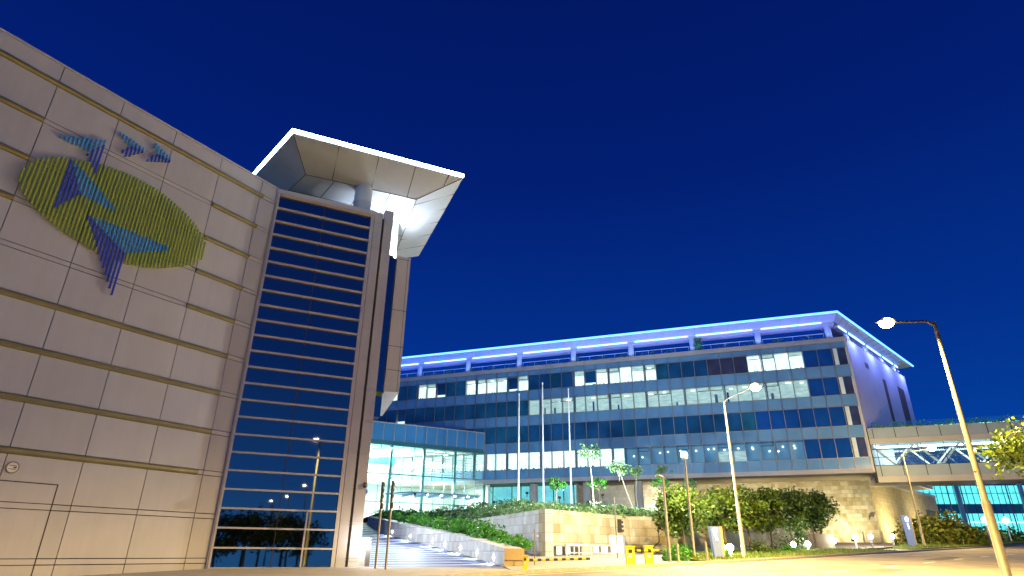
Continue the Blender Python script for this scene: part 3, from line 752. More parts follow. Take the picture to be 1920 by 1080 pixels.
# ------------------------------------------------------------------ footbridge
fb = thing('footbridge', 'enclosed footbridge with lit glazing and white trusses leaving the office block', 'footbridge', (60, 74, 8.3))
FBr = lambda s, d, z: FO2(-s, d, z)
L0, L1 = .25, 46
b = MB(); b.fbox(FBr, L0, L1, -.3, 0, 13.72, 14.95); b.fbox(FBr, L0, L1, -.3, 0, 9.05, 10.33); b.fbox(FBr, L0, L1, -5.3, -5.0, 13.0, 14.95); b.fbox(FBr, L0, L1, -5.3, -5.0, 9.05, 10.33)
b.build('side_panel', mat('grey green bridge panel', (.34, .42, .46), .5, .1, .06, .7), fb)
b = MB(); b.fbox(FBr, L0 - .1, L1, -.5, .14, 13.02, 13.68); b.fbox(FBr, L0 - .1, L1, -5.5, .10, 8.3, 9.03); b.fbox(FBr, L0, L1, -5.3, .05, 14.96, 15.02)
b.build('beam', mat('pale bridge beam', (.48, .46, .42), .5, .1, .05, .7), fb)
b = MB()
for k in range(19):
    s_ = .83 + 2.47 * k; b.fbox(FBr, s_ - .035, s_ + .035, -.02, .05, 13.70, 14.95); b.fbox(FBr, s_ - .035, s_ + .035, -.02, .05, 9.05, 13.02)
for z in (12.32, 11.35, 10.35): b.fbox(FBr, L0, L1, -.02, .035, z - .03, z + .03)
for z in (12.32, 11.35, 10.35): b.fbox(FBr, L0, L1, -5.08, -5.02, z - .03, z + .03)
b.fbox(FBr, L0 - .3, L0, -.3, .16, 8.3, 15.0)
b.build('bridge_frame', M['dark'], fb)
b = MB(); b.fquad(FBr, L0, L1, -.01, 10.33, 13.02); b.fquad(FBr, L0, L1, -5.0, 10.33, 13.02); b.build('glazing', M['glass'], fb)
b = MB()
for dd in (-.55, -4.4):
    for k in range(10):
        s_ = .3 + 4.94 * k
        b.tube(FBr(s_, dd, 13.0), FBr(s_ + 2.47, dd, 10.35), .13, .13, 6); b.tube(FBr(s_ + 2.47, dd, 10.35), FBr(s_ + 4.94, dd, 13.0), .13, .13, 6)
b.build('truss', M['white'], fb)
b = MB(); b.fbox(FBr, L0, L1, -5.0, -.3, 10.2, 10.33); b.fbox(FBr, L0, 3.6, -4.8, -4.6, 10.33, 13); b.build('bridge_floor', M['hallwall'], fb)
b = MB(); b.fbox(FBr, L0, L1, -3.4, -2.2, 12.94, 12.99); b.build('ceiling_light', emit('bridge ceiling light', (.85, .98, 1), 9), fb)
b = MB(); b.fbox(FBr, L0 + 3, L1, -.12, -.08, 15.03, 15.75); b.build('glass_balustrade', M['glass'], fb)
b = MB(); b.fbox(FBr, 8, L1, -.4, -.32, 15.03, 15.1); b.build('balustrade_light', emit('teal strip', (.3, 1, .85), 9), fb)

# ------------------------------------------------------------------ entrance hall
PW = (-4.17, 97.71); FH = frame(PW[0], PW[1], 61.2)
eh = thing('entrance_hall', 'glass entrance hall with deep blue fascia beside the office block', 'hall', (-12, 93, 3.5))
HL = -40
b = MB(); b.fbox(FH, HL, 0, -1.0, 0, 14.72, 17.22); b.build('fascia', M['spandrel2'], eh)
b = MB()
for k in range(24): s_ = -1.4 - 1.68 * k; b.fbox(FH, s_ - .04, s_ + .04, 0, .1, 14.72, 17.25)
b.fbox(FH, HL, .02, -1, .14, 17.22, 17.34); b.fbox(FH, -.08, .12, -.5, .14, 14.5, 17.34); b.fbox(FH, .45, .62, -.6, .1, 9.4, 14.6)
b.build('fascia_frame', M['frame'], eh)
b = MB(); b.fbox(FH, HL, .5, -1.2, -.05, 14.1, 14.70); b.build('head_beam', mat('dark teal steel', (.05, .20, .22), .4, .3), eh)
hm = mat('teal grey steel', (.16, .34, .34), .4, .3)
b = MB()
for k in range(8):
    s_ = .45 - 5.1 * k
    b.fbox(FH, s_ - .18, s_ + .18, -.75, -.35, 3.5, 14.1)
for k in range(24):
    s_ = .45 - 1.7 * k; b.fbox(FH, s_ - .03, s_ + .03, -.3, -.18, 3.5, 14.1)
b.fbox(FH, HL, .5, -.34, -.14, 10.0, 10.18); b.fbox(FH, HL, .5, -.32, -.16, 6.2, 6.34)
for k in range(7):
    s_ = .45 - 5.1 * k; b.tube(FH(s_, -.5, 10), FH(s_ - 1.2, 1.3, 7.5), .03, .03, 5); b.tube(FH(s_, -.5, 10), FH(s_ + 1.0, 1.3, 7.5), .03, .03, 5)
b.build('hall_frame', hm, eh)
b = MB(); b.fquad(FH, HL, .5, -.22, 3.5, 14.1); b.build('glazing', M['hallglass'], eh)
# inside
b = MB(); b.fbox(FH, HL, 3, -13.4, -13, 3.4, 14.2); b.fbox(FH, HL, 1.4, -13, -.4, 3.3, 3.5); b.fbox(FH, HL, 1.4, -13, -.9, 14.12, 14.3); b.fbox(FH, 1.2, 1.5, -13, -.6, 3.4, 14.2)
b.fbox(FH, HL, 1.2, -13, -6.5, 9.6, 10.1)
b.build('hall_interior', M['hallwall'], eh)
b = MB(); b.fbox(FH, -24, -12.5, -6.4, -5.6, 12.0, 13.3); b.build('dark_bulkhead', M['tealglass'], eh)
b = MB()
for i in range(14):
    for j in (-2.5, -5.0, -9):
        s_ = -1.5 - 2.6 * i; b.fbox(FH, s_ - .5, s_ + .5, j - .25, j + .25, 14.06, 14.11)
for i in range(14):
    s_ = -1.5 - 2.6 * i; b.fbox(FH, s_ - .6, s_ + .6, -9, -8.5, 9.55, 9.6)
b.build('ceiling_light', M['ceil'], eh)
b = MB(); b.fbox(FH, HL, .8, -12.9, -12.8, 10.6, 12.6)
b.build('lit_wall_band', emit('lit wall band', (.95, 1, .9), 1.6), eh)
b = MB()
for k in range(9): b.fbox(FH, -9.5, .3, -1.3, -1.2, 10.5 + .4 * k, 10.58 + .4 * k)
b.build('sun_louvre', M['hallwall'], eh)
q = FH(-16, -6, 13.8); light('hall_glow', 'AREA', q, 12000, (.88, 1, .93), eh, aim=(q[0], q[1], 0), shape='RECTANGLE', size=9, size_y=9)
q = FH(-8, -4, 9.4); light('hall_glow', 'AREA', q, 6000, (.88, 1, .93), eh, aim=(q[0], q[1], 0), shape='RECTANGLE', size=8, size_y=5)
# entrance canopy
b = MB(); b.hexa([FH(-15.5, 0, 7.25), FH(-2.5, 0, 7.25), FH(-2.5, 4.5, 7.25), FH(-13.5, 4.5, 7.25)], [FH(-15.5, 0, 7.4), FH(-2.5, 0, 7.4), FH(-2.5, 4.5, 7.45), FH(-13.5, 4.5, 7.45)])
for k in range(6): b.fbox(FH, -13 + 2 * k, -12.85 + 2 * k, .1, 4.5, 7.0, 7.25)
ec = b.build('entrance_canopy', M['spandrel'], eh)
b = MB()
for k in range(5):
    for d in (1.4, 3.2): b.disc(FH(-12.4 + 2.1 * k, d, 7.22), (0, 0, -1), .14, .05, 10)
b.build('downlight', M['coolamp'], ec)

# ------------------------------------------------------------------ far teal building on the right
FF = frame(120, 140, -80, -1)
tb = thing('teal_glass_building', 'distant office building with bright turquoise lit glazing beyond the footbridge', 'building', (112, 141, 4))
tl = room('turquoise lit glazing', (.12, .85, .85), 1.35, 'wall'); tdk = mat('dark turquoise glass', (.01, .18, .30), .1, 0, .4, .5, spec=1)
bands = [(4.0, 6.7, 'm'), (6.7, 7.0, 'w'), (7.0, 8.7, 'l'), (8.7, 10.6, 'd'), (10.6, 12.9, 'l'), (12.9, 14.6, 'l'), (14.6, 18.5, 'd'), (18.5, 19.2, 'w'), (19.2, 22, 'd')]
b = MB(); b.fbox(FF, -40, 34, -20, -.6, 3, 24); b.build('building_core', M['dark'], tb)
bl, bd, bw = MB(), MB(), MB()
for z0, z1, k in bands:
    bl, bd = MB(), MB()
    if k == 'm':
        for i in range(-16, 14):
            t3 = bl; t3.fquad(FF, 2.5 * i + 2.5, 2.5 * i, 0, z0, z1)
    elif k == 'l':
        for i in range(-16, 14):
            t3 = bl; t3.fquad(FF, 2.5 * i + 2.5, 2.5 * i, 0, z0, z1)
    elif k == 'd': bd.fquad(FF, 35, -40, 0, z0, z1)
    else: bw.fbox(FF, -40, 35, -.3, .15, z0, z1)
    if bl.v: bl.build('lit_glazing', tl, tb)
    if bd.v: bd.build('dark_glazing', tdk, tb)
bw.build('floor_band', emit('pale lit band', (.7, 1, .95), 1.0), tb)
b = MB()
for i in range(-32, 28): b.fbox(FF, 1.25 * i - .05, 1.25 * i + .05, 0, .15, 4, 22)
for z in (8.7, 10.6, 12.9, 14.6): b.fbox(FF, -40, 35, 0, .1, z - .06, z + .06)
b.build('facade_frame', M['mull'], tb)
b = MB()
for s_ in (7.2, -6, 20): b.lathe(FF(s_, 1.6, 3.5), [(.5, 0), (.5, 15)], 14)
b.build('column', M['white'], tb)

# ------------------------------------------------------------------ car park retaining walls
FR = frame(2.08, 38, 41)
cpw = thing('car_park_wall', 'sandstone retaining wall with lit car park openings behind the barriers', 'wall', (5, 42, -.6))
e1 = FR(9.6, 0, 0)
def zc(x): return x
b = MB()
def wseg(F, s0, s1, z0, z1, th=.5): b.fbox(F, s0, s1, -th, 0, z0, z1)
wseg(FR, 0, 9.6, 1.05, 2.33); wseg(FR, 0, .15, -1, 1.05); wseg(FR, 3.62, 4.9, -1, 1.05); wseg(FR, 4.9, 6.9, .42, 1.05); wseg(FR, 8.6, 9.6, -1, 1.05); wseg(FR, .15, 3.62, .36, 1.05)
b.build('front_wall', M['stone'], cpw)
FR2 = frame(e1[0], e1[1], 82)
b = MB(); wseg(FR2, 0, 2.0, -1, 2.33); wseg(FR2, 2.0, 2.5, -1, 2.4, .45); b.build('return_wall', M['stone'], cpw)
e2 = FR2(2.5, 0, 0); FR3 = frame(e2[0], e2[1], 52)
b = MB(); b.fbox(FR3, 0, 17.5, -.5, .0, -1, 2.4); b.build('garden_wall', M['stone'], cpw)
FL = frame(2.08, 38, -20.0, -1)
b = MB(); b.hexa([FL(0, 0, -1), FL(15.5, 0, -1), FL(15.5, -.5, -1), FL(0, -.5, -1)], [FL(0, 0, 2.33), FL(15.5, 0, 2.33), FL(15.5, -.5, 2.33), FL(0, -.5, 2.33)]); b.build('side_wall', M['stonegrey'], cpw)
b = MB(); b.fquad(FR, 1.1, 9.3, -1.3, -1, 1.1); b.build('car_park_interior', room('car park interior', (1, .97, .72), 1.5, 'wall'), cpw)
b = MB(); b.fbox(FR, 7.0, 8.6, -.1, -.04, -.75, 1.05); b.cur = 0
b.build('lit_doorway', emit('lit doorway', (1, 1, .85), 2.4), cpw)
b = MB()
for s_ in [.15, 1.0, 1.9, 2.75, 3.6, 4.9, 5.9, 6.95]: b.fbox(FR, s_ - .025, s_ + .025, -.2, .03, -.85, .40)
b.fbox(FR, .1, 3.65, -.2, .03, .30, .36); b.fbox(FR, 4.85, 7.0, -.2, .03, .36, .42); b.fbox(FR, 8.62, 8.68, -.1, .1, -.85, 1.0)
b.build('window_frame', M['mull'], cpw)
b = MB(); b.path([FR2(2.02, .06, 2.3), FR2(2.02, .08, .7), FR2(1.3, .1, .2)], .03, 6); b.build('cable_pipe', M['dark'], cpw)

# planter wall beside the ramp
pw = thing('planter_wall', 'low pale stone wall with recessed step lights beside the ramp', 'wall', (-4, 40, -.8))
base = [(-.2, 28.5, -1.0, .12), (-2.6, 38, -.5, .76), (-5.4, 45, 0, 1.32), (-10.2, 53, .9, 2.25), (-13.6, 62, 1.9, 2.95)]
b = MB()
for (x0, y0, a0, t0), (x1, y1, a1, t1) in zip(base, base[1:]):
    b.hexa([(x0, y0, a0), (x0 + .82, y0, a0), (x1 + .82, y1, a1), (x1, y1, a1)], [(x0, y0, t0), (x0 + .82, y0, t0), (x1 + .82, y1, t1), (x1, y1, t1)])
b.build('stone_face', M['stonegrey'], pw)
b = MB(); b.box(-.22, .64, 28.40, 28.497, -1.0, .125); b.build('end_slab', M['stoneend'], pw)
b = MB(); b.box(-.23, .65, 28.38, 28.401, -.36, -.345); b.box(.2, .215, 28.38, 28.401, -.9, -.345); b.build('slab_joint', M['joint'], pw)
for f_, (i) in [(.22, 0), (.62, 0), (.1, 1), (.55, 1), (.95, 1), (.4, 2), (.8, 2)]:
    (x0, y0, a0, t0), (x1, y1, a1, t1) = base[i], base[i + 1]
    x, y, z = x0 + (x1 - x0) * f_, y0 + (y1 - y0) * f_, a0 + (a1 - a0) * f_ + .62
    b = MB(); b.box(x - .05, x - .004, y - .09, y + .09, z - .04, z + .05); sl = b.build('step_light', M['coolamp'], pw)
    light('step_glow', 'SPOT', (x - .1, y - .03, z), 420, (.85, .92, 1), pw, aim=(x - 1.2, y - .5, z - .75), spot_size=rad(140), spot_blend=.8, shadow_soft_size=.05)

# raised garden / plaza terrain
def plz(x, y):
    # height of the planted slope
    return 0
b = MB()
G = [(-3.0, 52.4, 2.2), (2.3, 38.5, 2.2), (8.2, 45.6, 2.2), (10.8, 45.9, 2.2), (13.5, 48.2, 2.4), (24.5, 57.0, 2.3), (26.2, 58.5, 1.2)]
H = [(-11, 68, 3.5), (0, 58, 3.85), (8, 58, 3.65), (14, 60, 3.2), (18, 64, 3.0), (26, 66, 2.6), (29, 66, .8)]
K = [(-11, 96, 3.6), (-2, 97, 3.7), (10, 96, 3.7), (18, 97, 3.6), (24, 96, 3.4), (34, 92.5, 3.0), (38, 91, 1.6)]
b.add(G + H + K, [(i, i + 1, 7 + i + 1, 7 + i) for i in range(6)] + [(7 + i, 7 + i + 1, 14 + i + 1, 14 + i) for i in range(6)])
struct(b.build('garden_slope', M['soil']))
b = MB()
PB = [(.6, 28.6, .05), (-1.8, 38, .65), (-4.6, 45, 1.2), (-9.4, 53, 2.1), (-12.8, 62, 2.8), (-13.5, 68, 3.4)]
PC = [(.95, 32.5, .05), (-.5, 38, .8), (-2.7, 45, 1.5), (-4.4, 52.2, 2.2), (-8, 62, 2.9), (-11, 68, 3.5)]
b.add(PB + PC, [(i, i + 1, 6 + i + 1, 6 + i) for i in range(5)]); struct(b.build('planting_bed', M['soil']))
b = MB(); b.poly([(-14, 68, 3.55), (-11, 68, 3.6), (-2, 97, 3.6), (-10, 97, 3.5), (-18, 92, 3.5), (-17, 75, 3.38)]); struct(b.build('plaza', M['paving']))

# ------------------------------------------------------------------ plants
def leaves_on(b, tri_fn, n, size, rg, hmax):
    for _ in range(n):
        x, y, z = tri_fn(); h = rg.random() ** 1.5 * hmax
        b.leaf((x + rg.gauss(0, .06), y + rg.gauss(0, .06), z + h), size * rg.uniform(.6, 1.3), rg)
def quadpt(P, Q, R, S, rg):
    u, v = rg.random(), rg.random()
    a0 = Vector(P).lerp(Vector(Q), u); a1 = Vector(S).lerp(Vector(R), u); return tuple(a0.lerp(a1, v))
rg = random.Random(11)
b = MB()
for i in range(5):
    P, Q, R, S = PB[i], PB[i + 1], PC[i + 1], PC[i]
    nclump = 26
    for _ in range(nclump):
        c = quadpt(P, Q, R, S, rg); r0 = rg.uniform(.35, .8); hh = rg.uniform(.35, .95) * (.75 if i == 0 else 1)
        for k in range(75):
            t_ = rg.uniform(0, 2 * pi); rr = r0 * rg.random() ** .6; zz_ = rg.random() ** .8 * hh
            b.leaf((c[0] + rr * cos(t_), c[1] + rr * sin(t_), c[2] + zz_ * (1 - .4 * rr / r0)), rg.uniform(.12, .24), rg)
tag(b.build('bed_planting', M['leafgreen']), 'dense green shrubs filling the bed between the ramp wall and grey stone wall', 'planting', kind='stuff')
b = MB()
for i in range(6):
    P, Q, R, S = G[i], G[i + 1], H[i + 1], H[i]
    for _ in range(75):
        u, v = rg.random(), rg.random() ** 1.2
        c = Vector(P).lerp(Vector(Q), u).lerp(Vector(S).lerp(Vector(R), u), v)
        r0 = rg.uniform(.4, 1.0); hh = rg.uniform(.25, .6)
        for k in range(45):
            t_ = rg.uniform(0, 2 * pi); rr = r0 * rg.random() ** .6
            b.leaf((c.x + rr * cos(t_), c.y + rr * sin(t_), c.z + rg.random() * hh), rg.uniform(.12, .26), rg)
tag(b.build('slope_planting', M['leafpale']), 'low bright ground cover along the top of the sandstone retaining wall', 'planting', kind='stuff')

def tree(name, label, base, height, crown_r, crown_z, m, bark, nclump=26, nleaf=70, leaf=.2, lean=(0, 0), squash=.8, group=None, seed=0, trunk_r=.09, cr=.42):
    rg = random.Random(seed); t = thing(name, label, 'tree', base, group); B = Vector(base)
    top = B + Vector((lean[0], lean[1], crown_z)); b = MB()
    mid = B.lerp(top, .5) + Vector((rg.gauss(0, .06), rg.gauss(0, .06), 0))
    b.path([B - Vector((0, 0, .1)), mid, top], [trunk_r, trunk_r * .8, trunk_r * .55], 8)
    cl = []
    for k in range(nclump):
        for _ in range(20):
            v = Vector((rg.uniform(-1, 1), rg.uniform(-1, 1), rg.uniform(-1, 1)))
            if .35 < v.length < 1: break
        c = top + Vector((v.x * crown_r, v.y * crown_r, v.z * crown_r * squash)); cl.append(c)
    for c in cl[:9]: b.path([top - Vector((0, 0, rg.uniform(0, .35) * crown_z)), (top + c) / 2 + Vector((0, 0, -.05)), c], [trunk_r * .45, trunk_r * .3, trunk_r * .12], 5)
    b.build('trunk', bark, t)
    b = MB()
    for c in cl:
        R0 = cr * rg.uniform(.7, 1.25) * crown_r
        for k in range(nleaf):
            v = Vector((rg.gauss(0, 1), rg.gauss(0, 1), rg.gauss(0, .8))).normalized() * R0 * rg.random() ** .4
            b.leaf(c + v, leaf * rg.uniform(.6, 1.3), rg)
    b.build('crown', m, t); return t
# round clipped trees on the lawn
LT = [((11.0, 40.6), 1.55, 3.0, 'first round tree beside the short post, lit pale on its left side'),
      ((14.2, 43.0), 1.45, 3.15, 'second round tree, standing just behind the pale sign pillar'),
      ((16.8, 45.5), 1.45, 3.2, 'third round tree, behind the street lamp on the lawn edge'),
      ((19.2, 48.0), 1.5, 3.3, 'fourth round tree, right of the street lamp with a visible trunk'),
      ((21.9, 50.4), 1.6, 3.35, 'fifth round tree, above the pair of ball floodlights'),
      ((24.5, 52.4), 1.7, 3.4, 'last round tree on the right, nearest the golden wall corner')]
for i, ((x, y), r_, cz, lb) in enumerate(LT):
    tree('lawn_tree', lb, (x, y, gz(x, y)), 4.5, r_, cz - .35, M['leafdark'], M['barkdark'], 42, 120, .23, (rg.uniform(-.3, .1), 0), .80, 'round trees in a row on the lawn', 40 + i, .09)
# young feathery plaza trees
YT = [((7.9, 60), 4.8, 1.1, 4.1, 'tallest feathery young tree with pale forked trunk on the terrace', 'leafpale', (-.3, 0)),
      ((11.6, 60), 4.6, 1.0, 2.9, 'young leaning tree with bare pale stem right of the tallest feathery tree', 'leafpale', (-1.2, 0)),
      ((8.9, 64), 4.6, .9, 1.9, 'small dark leafy tree just right of the third flagpole', 'leafgreen', (0, 0)),
      ((4.6, 63), 4.6, .95, 1.7, 'small dark leafy tree between the second and third flagpoles', 'leafgreen', (0, 0)),
      ((15.0, 63), 4.6, .95, 2.0, 'thin stemmed small tree left of the short post lamp', 'leafgreen', (0, 0)),
      ((18.8, 66), 4.2, .8, 2.6, 'spindly young tree near the cool white post lamp', 'leafpale', (0, 0)),
      ((13.2, 66), 4.4, .9, 3.4, 'sparse young tree before the office windows, behind the leaning tree', 'leafpale', (0, 0)),
      ((16.8, 68), 4.3, .8, 4.0, 'tall sparse young tree in front of the lit lower windows', 'leafpale', (0, 0))]
for i, ((x, y), z, r_, cz, lb, mm, ln) in enumerate(YT):
    tree('young_tree', lb, (x, y, z - 1.0), 4, r_, cz + .9, M[mm], M['bark'], 12, 34, .22, ln, .55, 'young trees on the terrace', 70 + i, .055, .4)
# big bush, hedges, tree at the right edge
def bush(name, label, c, rx, ry, h, m, n, leaf, seed, group=None, cat='bush'):
    rg = random.Random(seed); b = MB(); t = None
    for k in range(n):
        v = Vector((rg.gauss(0, 1), rg.gauss(0, 1), abs(rg.gauss(0, 1)))).normalized() * (rg.random() ** .3)
        w = 1 + .18 * sin(5 * math.atan2(v.y, v.x) + seed) + .12 * sin(11 * v.x + seed)
        b.leaf((c[0] + v.x * rx * w, c[1] + v.y * ry * w, c[2] + v.z * h * w), leaf * rg.uniform(.6, 1.4), rg)
    return tag(b.build(name, m, None, c), label, cat, group)
bush('big_bush', 'large rounded olive bush beside the lit entrance pillars', (48.5, 73.5, 1.0), 4.3, 2.6, 3.2, M['leafgold'], 4200, .42, 5)
for i, (x, y, r_, h, lb) in enumerate([(8.6, 34.2, .75, .75, 'low leafy bush between the two slim bollards'), (9.6, 36.2, .7, .8, 'low leafy bush behind the right slim bollard'), (12.0, 37.4, .45, .5, 'tiny green bush at the foot of the sign pillar'),
                                       (13.5, 42.0, .9, .9, 'dim low bush under the second round tree'), (16.8, 44.2, 1.0, .8, 'dim low bush behind the street lamp foot'), (19.6, 46.2, .6, .6, 'bright green bush beside the ball floodlights'), (21.5, 50.3, 1.4, 1.3, 'dark hedge behind the ball floodlights')]):
    bush('low_bush', lb, (x, y, gz(x, y)), r_, r_ * .7, h, M['leafgreen'] if i in (0, 1, 2, 5) else M['leafdark'], 700, .15, 20 + i, 'low bushes on the lawn')
bush('hedge', 'long clipped hedge before the turquoise building', (78, 112, 2.2), 13, 2, 2.4, M['leafdark'], 3800, .55, 9, cat='hedge')
bush('low_bush', 'small bush at the foot of the entrance glass, by the ramp top', (-16.8, 67, 2.9), .9, .9, 1.2, M['leafgreen'], 900, .2, 31)
t = thing('roadside_tree', 'leafy tree with large glossy leaves reaching in from the right edge', 'tree', (19.6, 17.0, -1.0))
rg = random.Random(5); b = MB(); b.path([(19.6, 17, -1.2), (19.2, 17.2, 1.2), (18.2, 17.5, 3.0)], [.16, .12, .07], 8)
bl_ = []
for k in range(9):
    e_ = Vector((15.3 + .12 * k, 17.9 - .1 * (k % 3), 2.2 + .2 * k)); b.path([(18.4, 17.5, 2.7), tuple((Vector((18.4, 17.5, 2.9)) + e_) / 2 + Vector((0, 0, .15))), tuple(e_)], [.05, .03, .01], 5); bl_.append(e_)
b.build('trunk', M['barkdark'], t)
b = MB()
for k in range(3000):
    u = rg.random() ** 1.5; c = Vector((14.3 + 4.6 * u, 17.9 - .5 * u, 2.75 + .6 * u + rg.gauss(0, .24 + .6 * u)))
    if c.z < 2.1 or c.z > 4.6: continue
    b.leaf(c + Vector((rg.gauss(0, .15), rg.gauss(0, .4), 0)), rg.uniform(.10, .19), rg)
b.build('crown', M['leafdark'], t)
for i, (x, y, h_) in enumerate([(21, -30, 3.6), (27, -37, 4.4), (36, -44, 4.0), (44, -58, 5.0), (52, -62, 4.6), (33, -52, 4.6), (25, -45, 4.2)]):
    tree('roadside_tree', ['small roadside tree behind the viewpoint, mirrored leftmost in the bay', 'roadside tree behind the viewpoint, second from the left in the mirror image', 'roadside tree behind the viewpoint, third in the mirror image', 'tall roadside tree behind the viewpoint, fourth in the mirror image', 'roadside tree behind the viewpoint, fifth in the mirror image', 'roadside tree behind the viewpoint, set back between the others', 'roadside tree behind the viewpoint, rearmost on the left'][i],
         (x, y, gz(x, y)), h_ * 1.25, 3.4, h_ * 1.25, M['leafgold'], M['barkdark'], 16, 60, .55, (0, 0), .8, 'roadside trees behind the viewpoint', 120 + i, .18)
# lawn
lawn = [(9.6, 32.6), (12.7, 35.0), (24.7, 46.4), (30.4, 51.5), (27, 55), (22, 52.5), (12.5, 44.0), (9.0, 37.5)]
b = MB(); b.prism(lawn, lambda x, y: gz(x, y) - .1, lambda x, y: gz(x, y) + .14); struct(b.build('lawn', M['grassbase']))
lawn2 = [(35.2, 56.0), (60, 79), (80, 99), (76, 105), (55, 86), (43, 72), (35, 60)]
b = MB(); b.prism(lawn2, lambda x, y: gz(x, y) - .1, lambda x, y: gz(x, y) + .22); struct(b.build('lawn', M['grassbase']))
b = MB()
def in_poly(x, y, P):
    c = False
    for (x0, y0), (x1, y1) in zip(P, P[1:] + P[:1]):
        if (y0 > y) != (y1 > y) and x < (x1 - x0) * (y - y0) / (y1 - y0) + x0: c = not c
    return c
for L_, n_, h0 in ((lawn, 5200, .14), (lawn2, 5200, .22)):
    X = [p[0] for p in L_]; Y = [p[1] for p in L_]; k = 0
    while k < n_:
        x, y = rg.uniform(min(X), max(X)), rg.uniform(min(Y), max(Y))
        if not in_poly(x, y, L_): continue
        k += 1; z = gz(x, y) + h0; hh = rg.uniform(.06, .16); w = rg.uniform(.02, .05); t_ = rg.uniform(0, pi)
        b.add([(x - w * cos(t_), y - w * sin(t_), z), (x + w * cos(t_), y + w * sin(t_), z), (x + rg.gauss(0, .03), y, z + hh)], [(0, 1, 2)])
tag(b.build('grass', M['grass']), 'short lit grass on the lawns along the kerb', 'grass', kind='stuff')
# terrace plants on the office roof and the bridge
b = MB()
for k in range(2600):
    s_ = rg.uniform(2, 72); c = FO2(s_, -.25 + rg.gauss(0, .1), 27.45 + rg.random() ** 2 * (.55 + .35 * sin(s_ * 1.7)))
    b.leaf(c, rg.uniform(.12, .3), rg)
for k in range(260): b.leaf(FO2(20.2 - .9 + rg.gauss(0, .35), .1, 27.5 + rg.random() * 2.4), rg.uniform(.15, .32), rg)
tag(b.build('terrace_plants', M['leafgreen']), 'trailing plants along the roof terrace edge of the office block', 'planting', kind='stuff')
b = MB()
for k in range(2600):
    s_ = rg.uniform(.8, 40); c = FBr(s_, -.1 + rg.gauss(0, .12), 15.0 + rg.random() ** 1.6 * (.55 + .25 * sin(s_ * 2.1)))
    b.leaf(c, rg.uniform(.12, .28), rg)
tag(b.build('bridge_plants', M['leafgreen']), 'plants growing along the top edge of the footbridge', 'planting', kind='stuff')

# ------------------------------------------------------------------ street lamps
def street_lamp(base, top, head, label, pole_m, r=.10, coll=2.2, energy=1500, hr=.20, cut=168, group='warm street lamps', vis=True, name='street_lamp'):
    t = thing(name, label, 'street lamp', base, group); B, Tp, Hd = Vector(base), Vector(top), Vector(head)
    b = MB(); b.lathe(B, [(r * 2.0, 0), (r * 2.0, .04), (r * 1.45, .06), (r * 1.35, coll), (r * 1.0, coll + .06), (r * .62, Tp.z - B.z)], 14); b.build('pole', pole_m, t)
    b = MB(); b.path([Tp - Vector((0, 0, .12)), Tp.lerp(Hd, .12) + Vector((0, 0, .02)), Hd], [r * .6, r * .5, r * .42], 8); b.build('arm', pole_m, t)
    d = (Hd - Tp); d.z = 0; d.normalize(); sd = Vector((-d.y, d.x, 0))
    b = MB()
    P = [Hd - d * .15 - sd * .13, Hd + d * .55 - sd * .15, Hd + d * .55 + sd * .15, Hd - d * .15 + sd * .13]
    b.hexa([p + Vector((0, 0, -.02)) for p in P], [Hd + (p - Hd) * .75 + Vector((0, 0, .12)) for p in P]); b.build('lamp_housing', M['pole'], t)
    c = Hd + d * .2 + Vector((0, 0, -.05))
    b = MB(); b.ball(c, hr, 10, .75); b.build('lamp_glass', M['sodium'], t)
    if cut: light('lamp_light', 'SPOT', c - Vector((0, 0, hr + .02)), energy, WARM, t, shadow_soft_size=.15, spot_size=rad(cut), spot_blend=.5)
    else: light('lamp_light', 'POINT', c - Vector((0, 0, hr + .02)), energy, WARM, t, shadow_soft_size=.15)
    return t
street_lamp((16.40, 22.0, gz(0, 22)), (16.32, 22.0, 8.33), (14.55, 21.75, 8.2), 'nearest tall street lamp on the right with a long level arm', M['poledark'], .105, 2.55, 38000, .26)
street_lamp((13.02, 36.65, gz(0, 36.65) + .1), (13.02, 36.65, 8.55), (14.35, 35.3, 9.1), 'street lamp on the lawn edge before the office windows', M['polew'], .08, 2.9, 12000, .30, 176)
street_lamp((40.69, 64.27, gz(0, 64.3) + .15), (40.6, 64.27, 9.75), (42.5, 62.6, 10.0), 'farthest street lamp, standing in front of the footbridge', M['polew'], .085, 2.9, 9000, .36, False)
# lamps along the road behind the photographer (seen mirrored in the glass bay)
for i, (x, y) in enumerate([(31.0, -33.5), (40.5, -52.8), (45, -65), (8.4, 1.6), (-16, -14)]):
    street_lamp((x, y, gz(0, y)), (x, y, 8.4 + .0 * i), (x - 1.2, y + 1.2, 8.5), ['street lamp mirrored in the dark glass bay, nearest', 'street lamp mirrored in the dark glass bay, middle', 'street lamp mirrored in the dark glass bay, farthest', 'street lamp on the near pavement behind the viewpoint', 'street lamp across the road behind the viewpoint'][i], M['poledark'], .1, 2.5, (700, 700, 700, 52000, 5000)[i], .2, (168, 168, 168, 160, 160)[i], 'lamps behind the viewpoint')
# cool white post lamp
t = thing('post_lamp', 'post lamp with a bare cool white star-bright head', 'street lamp', (10.11, 36.1, gz(0, 36)))
b = MB(); b.lathe((10.11, 36.1, gz(0, 36.1)), [(.13, 0), (.13, .05), (.085, .08), (.065, 5.3)], 12); b.build('pole', M['pole'], t)
b = MB(); b.lathe((10.11, 36.1, 4.96), [(.07, 0), (.16, .05), (.17, .12), (.05, .2)], 14); b.build('cap', M['white'], t)
b = MB(); b.ball((10.11, 36.1, 5.22), .19, 10, 1); b.build('lamp_glass', M['coolamp'], t)
light('lamp_light', 'POINT', (10.11, 36.1, 5.55), 7000, (1, .95, .82), t, shadow_soft_size=.2)
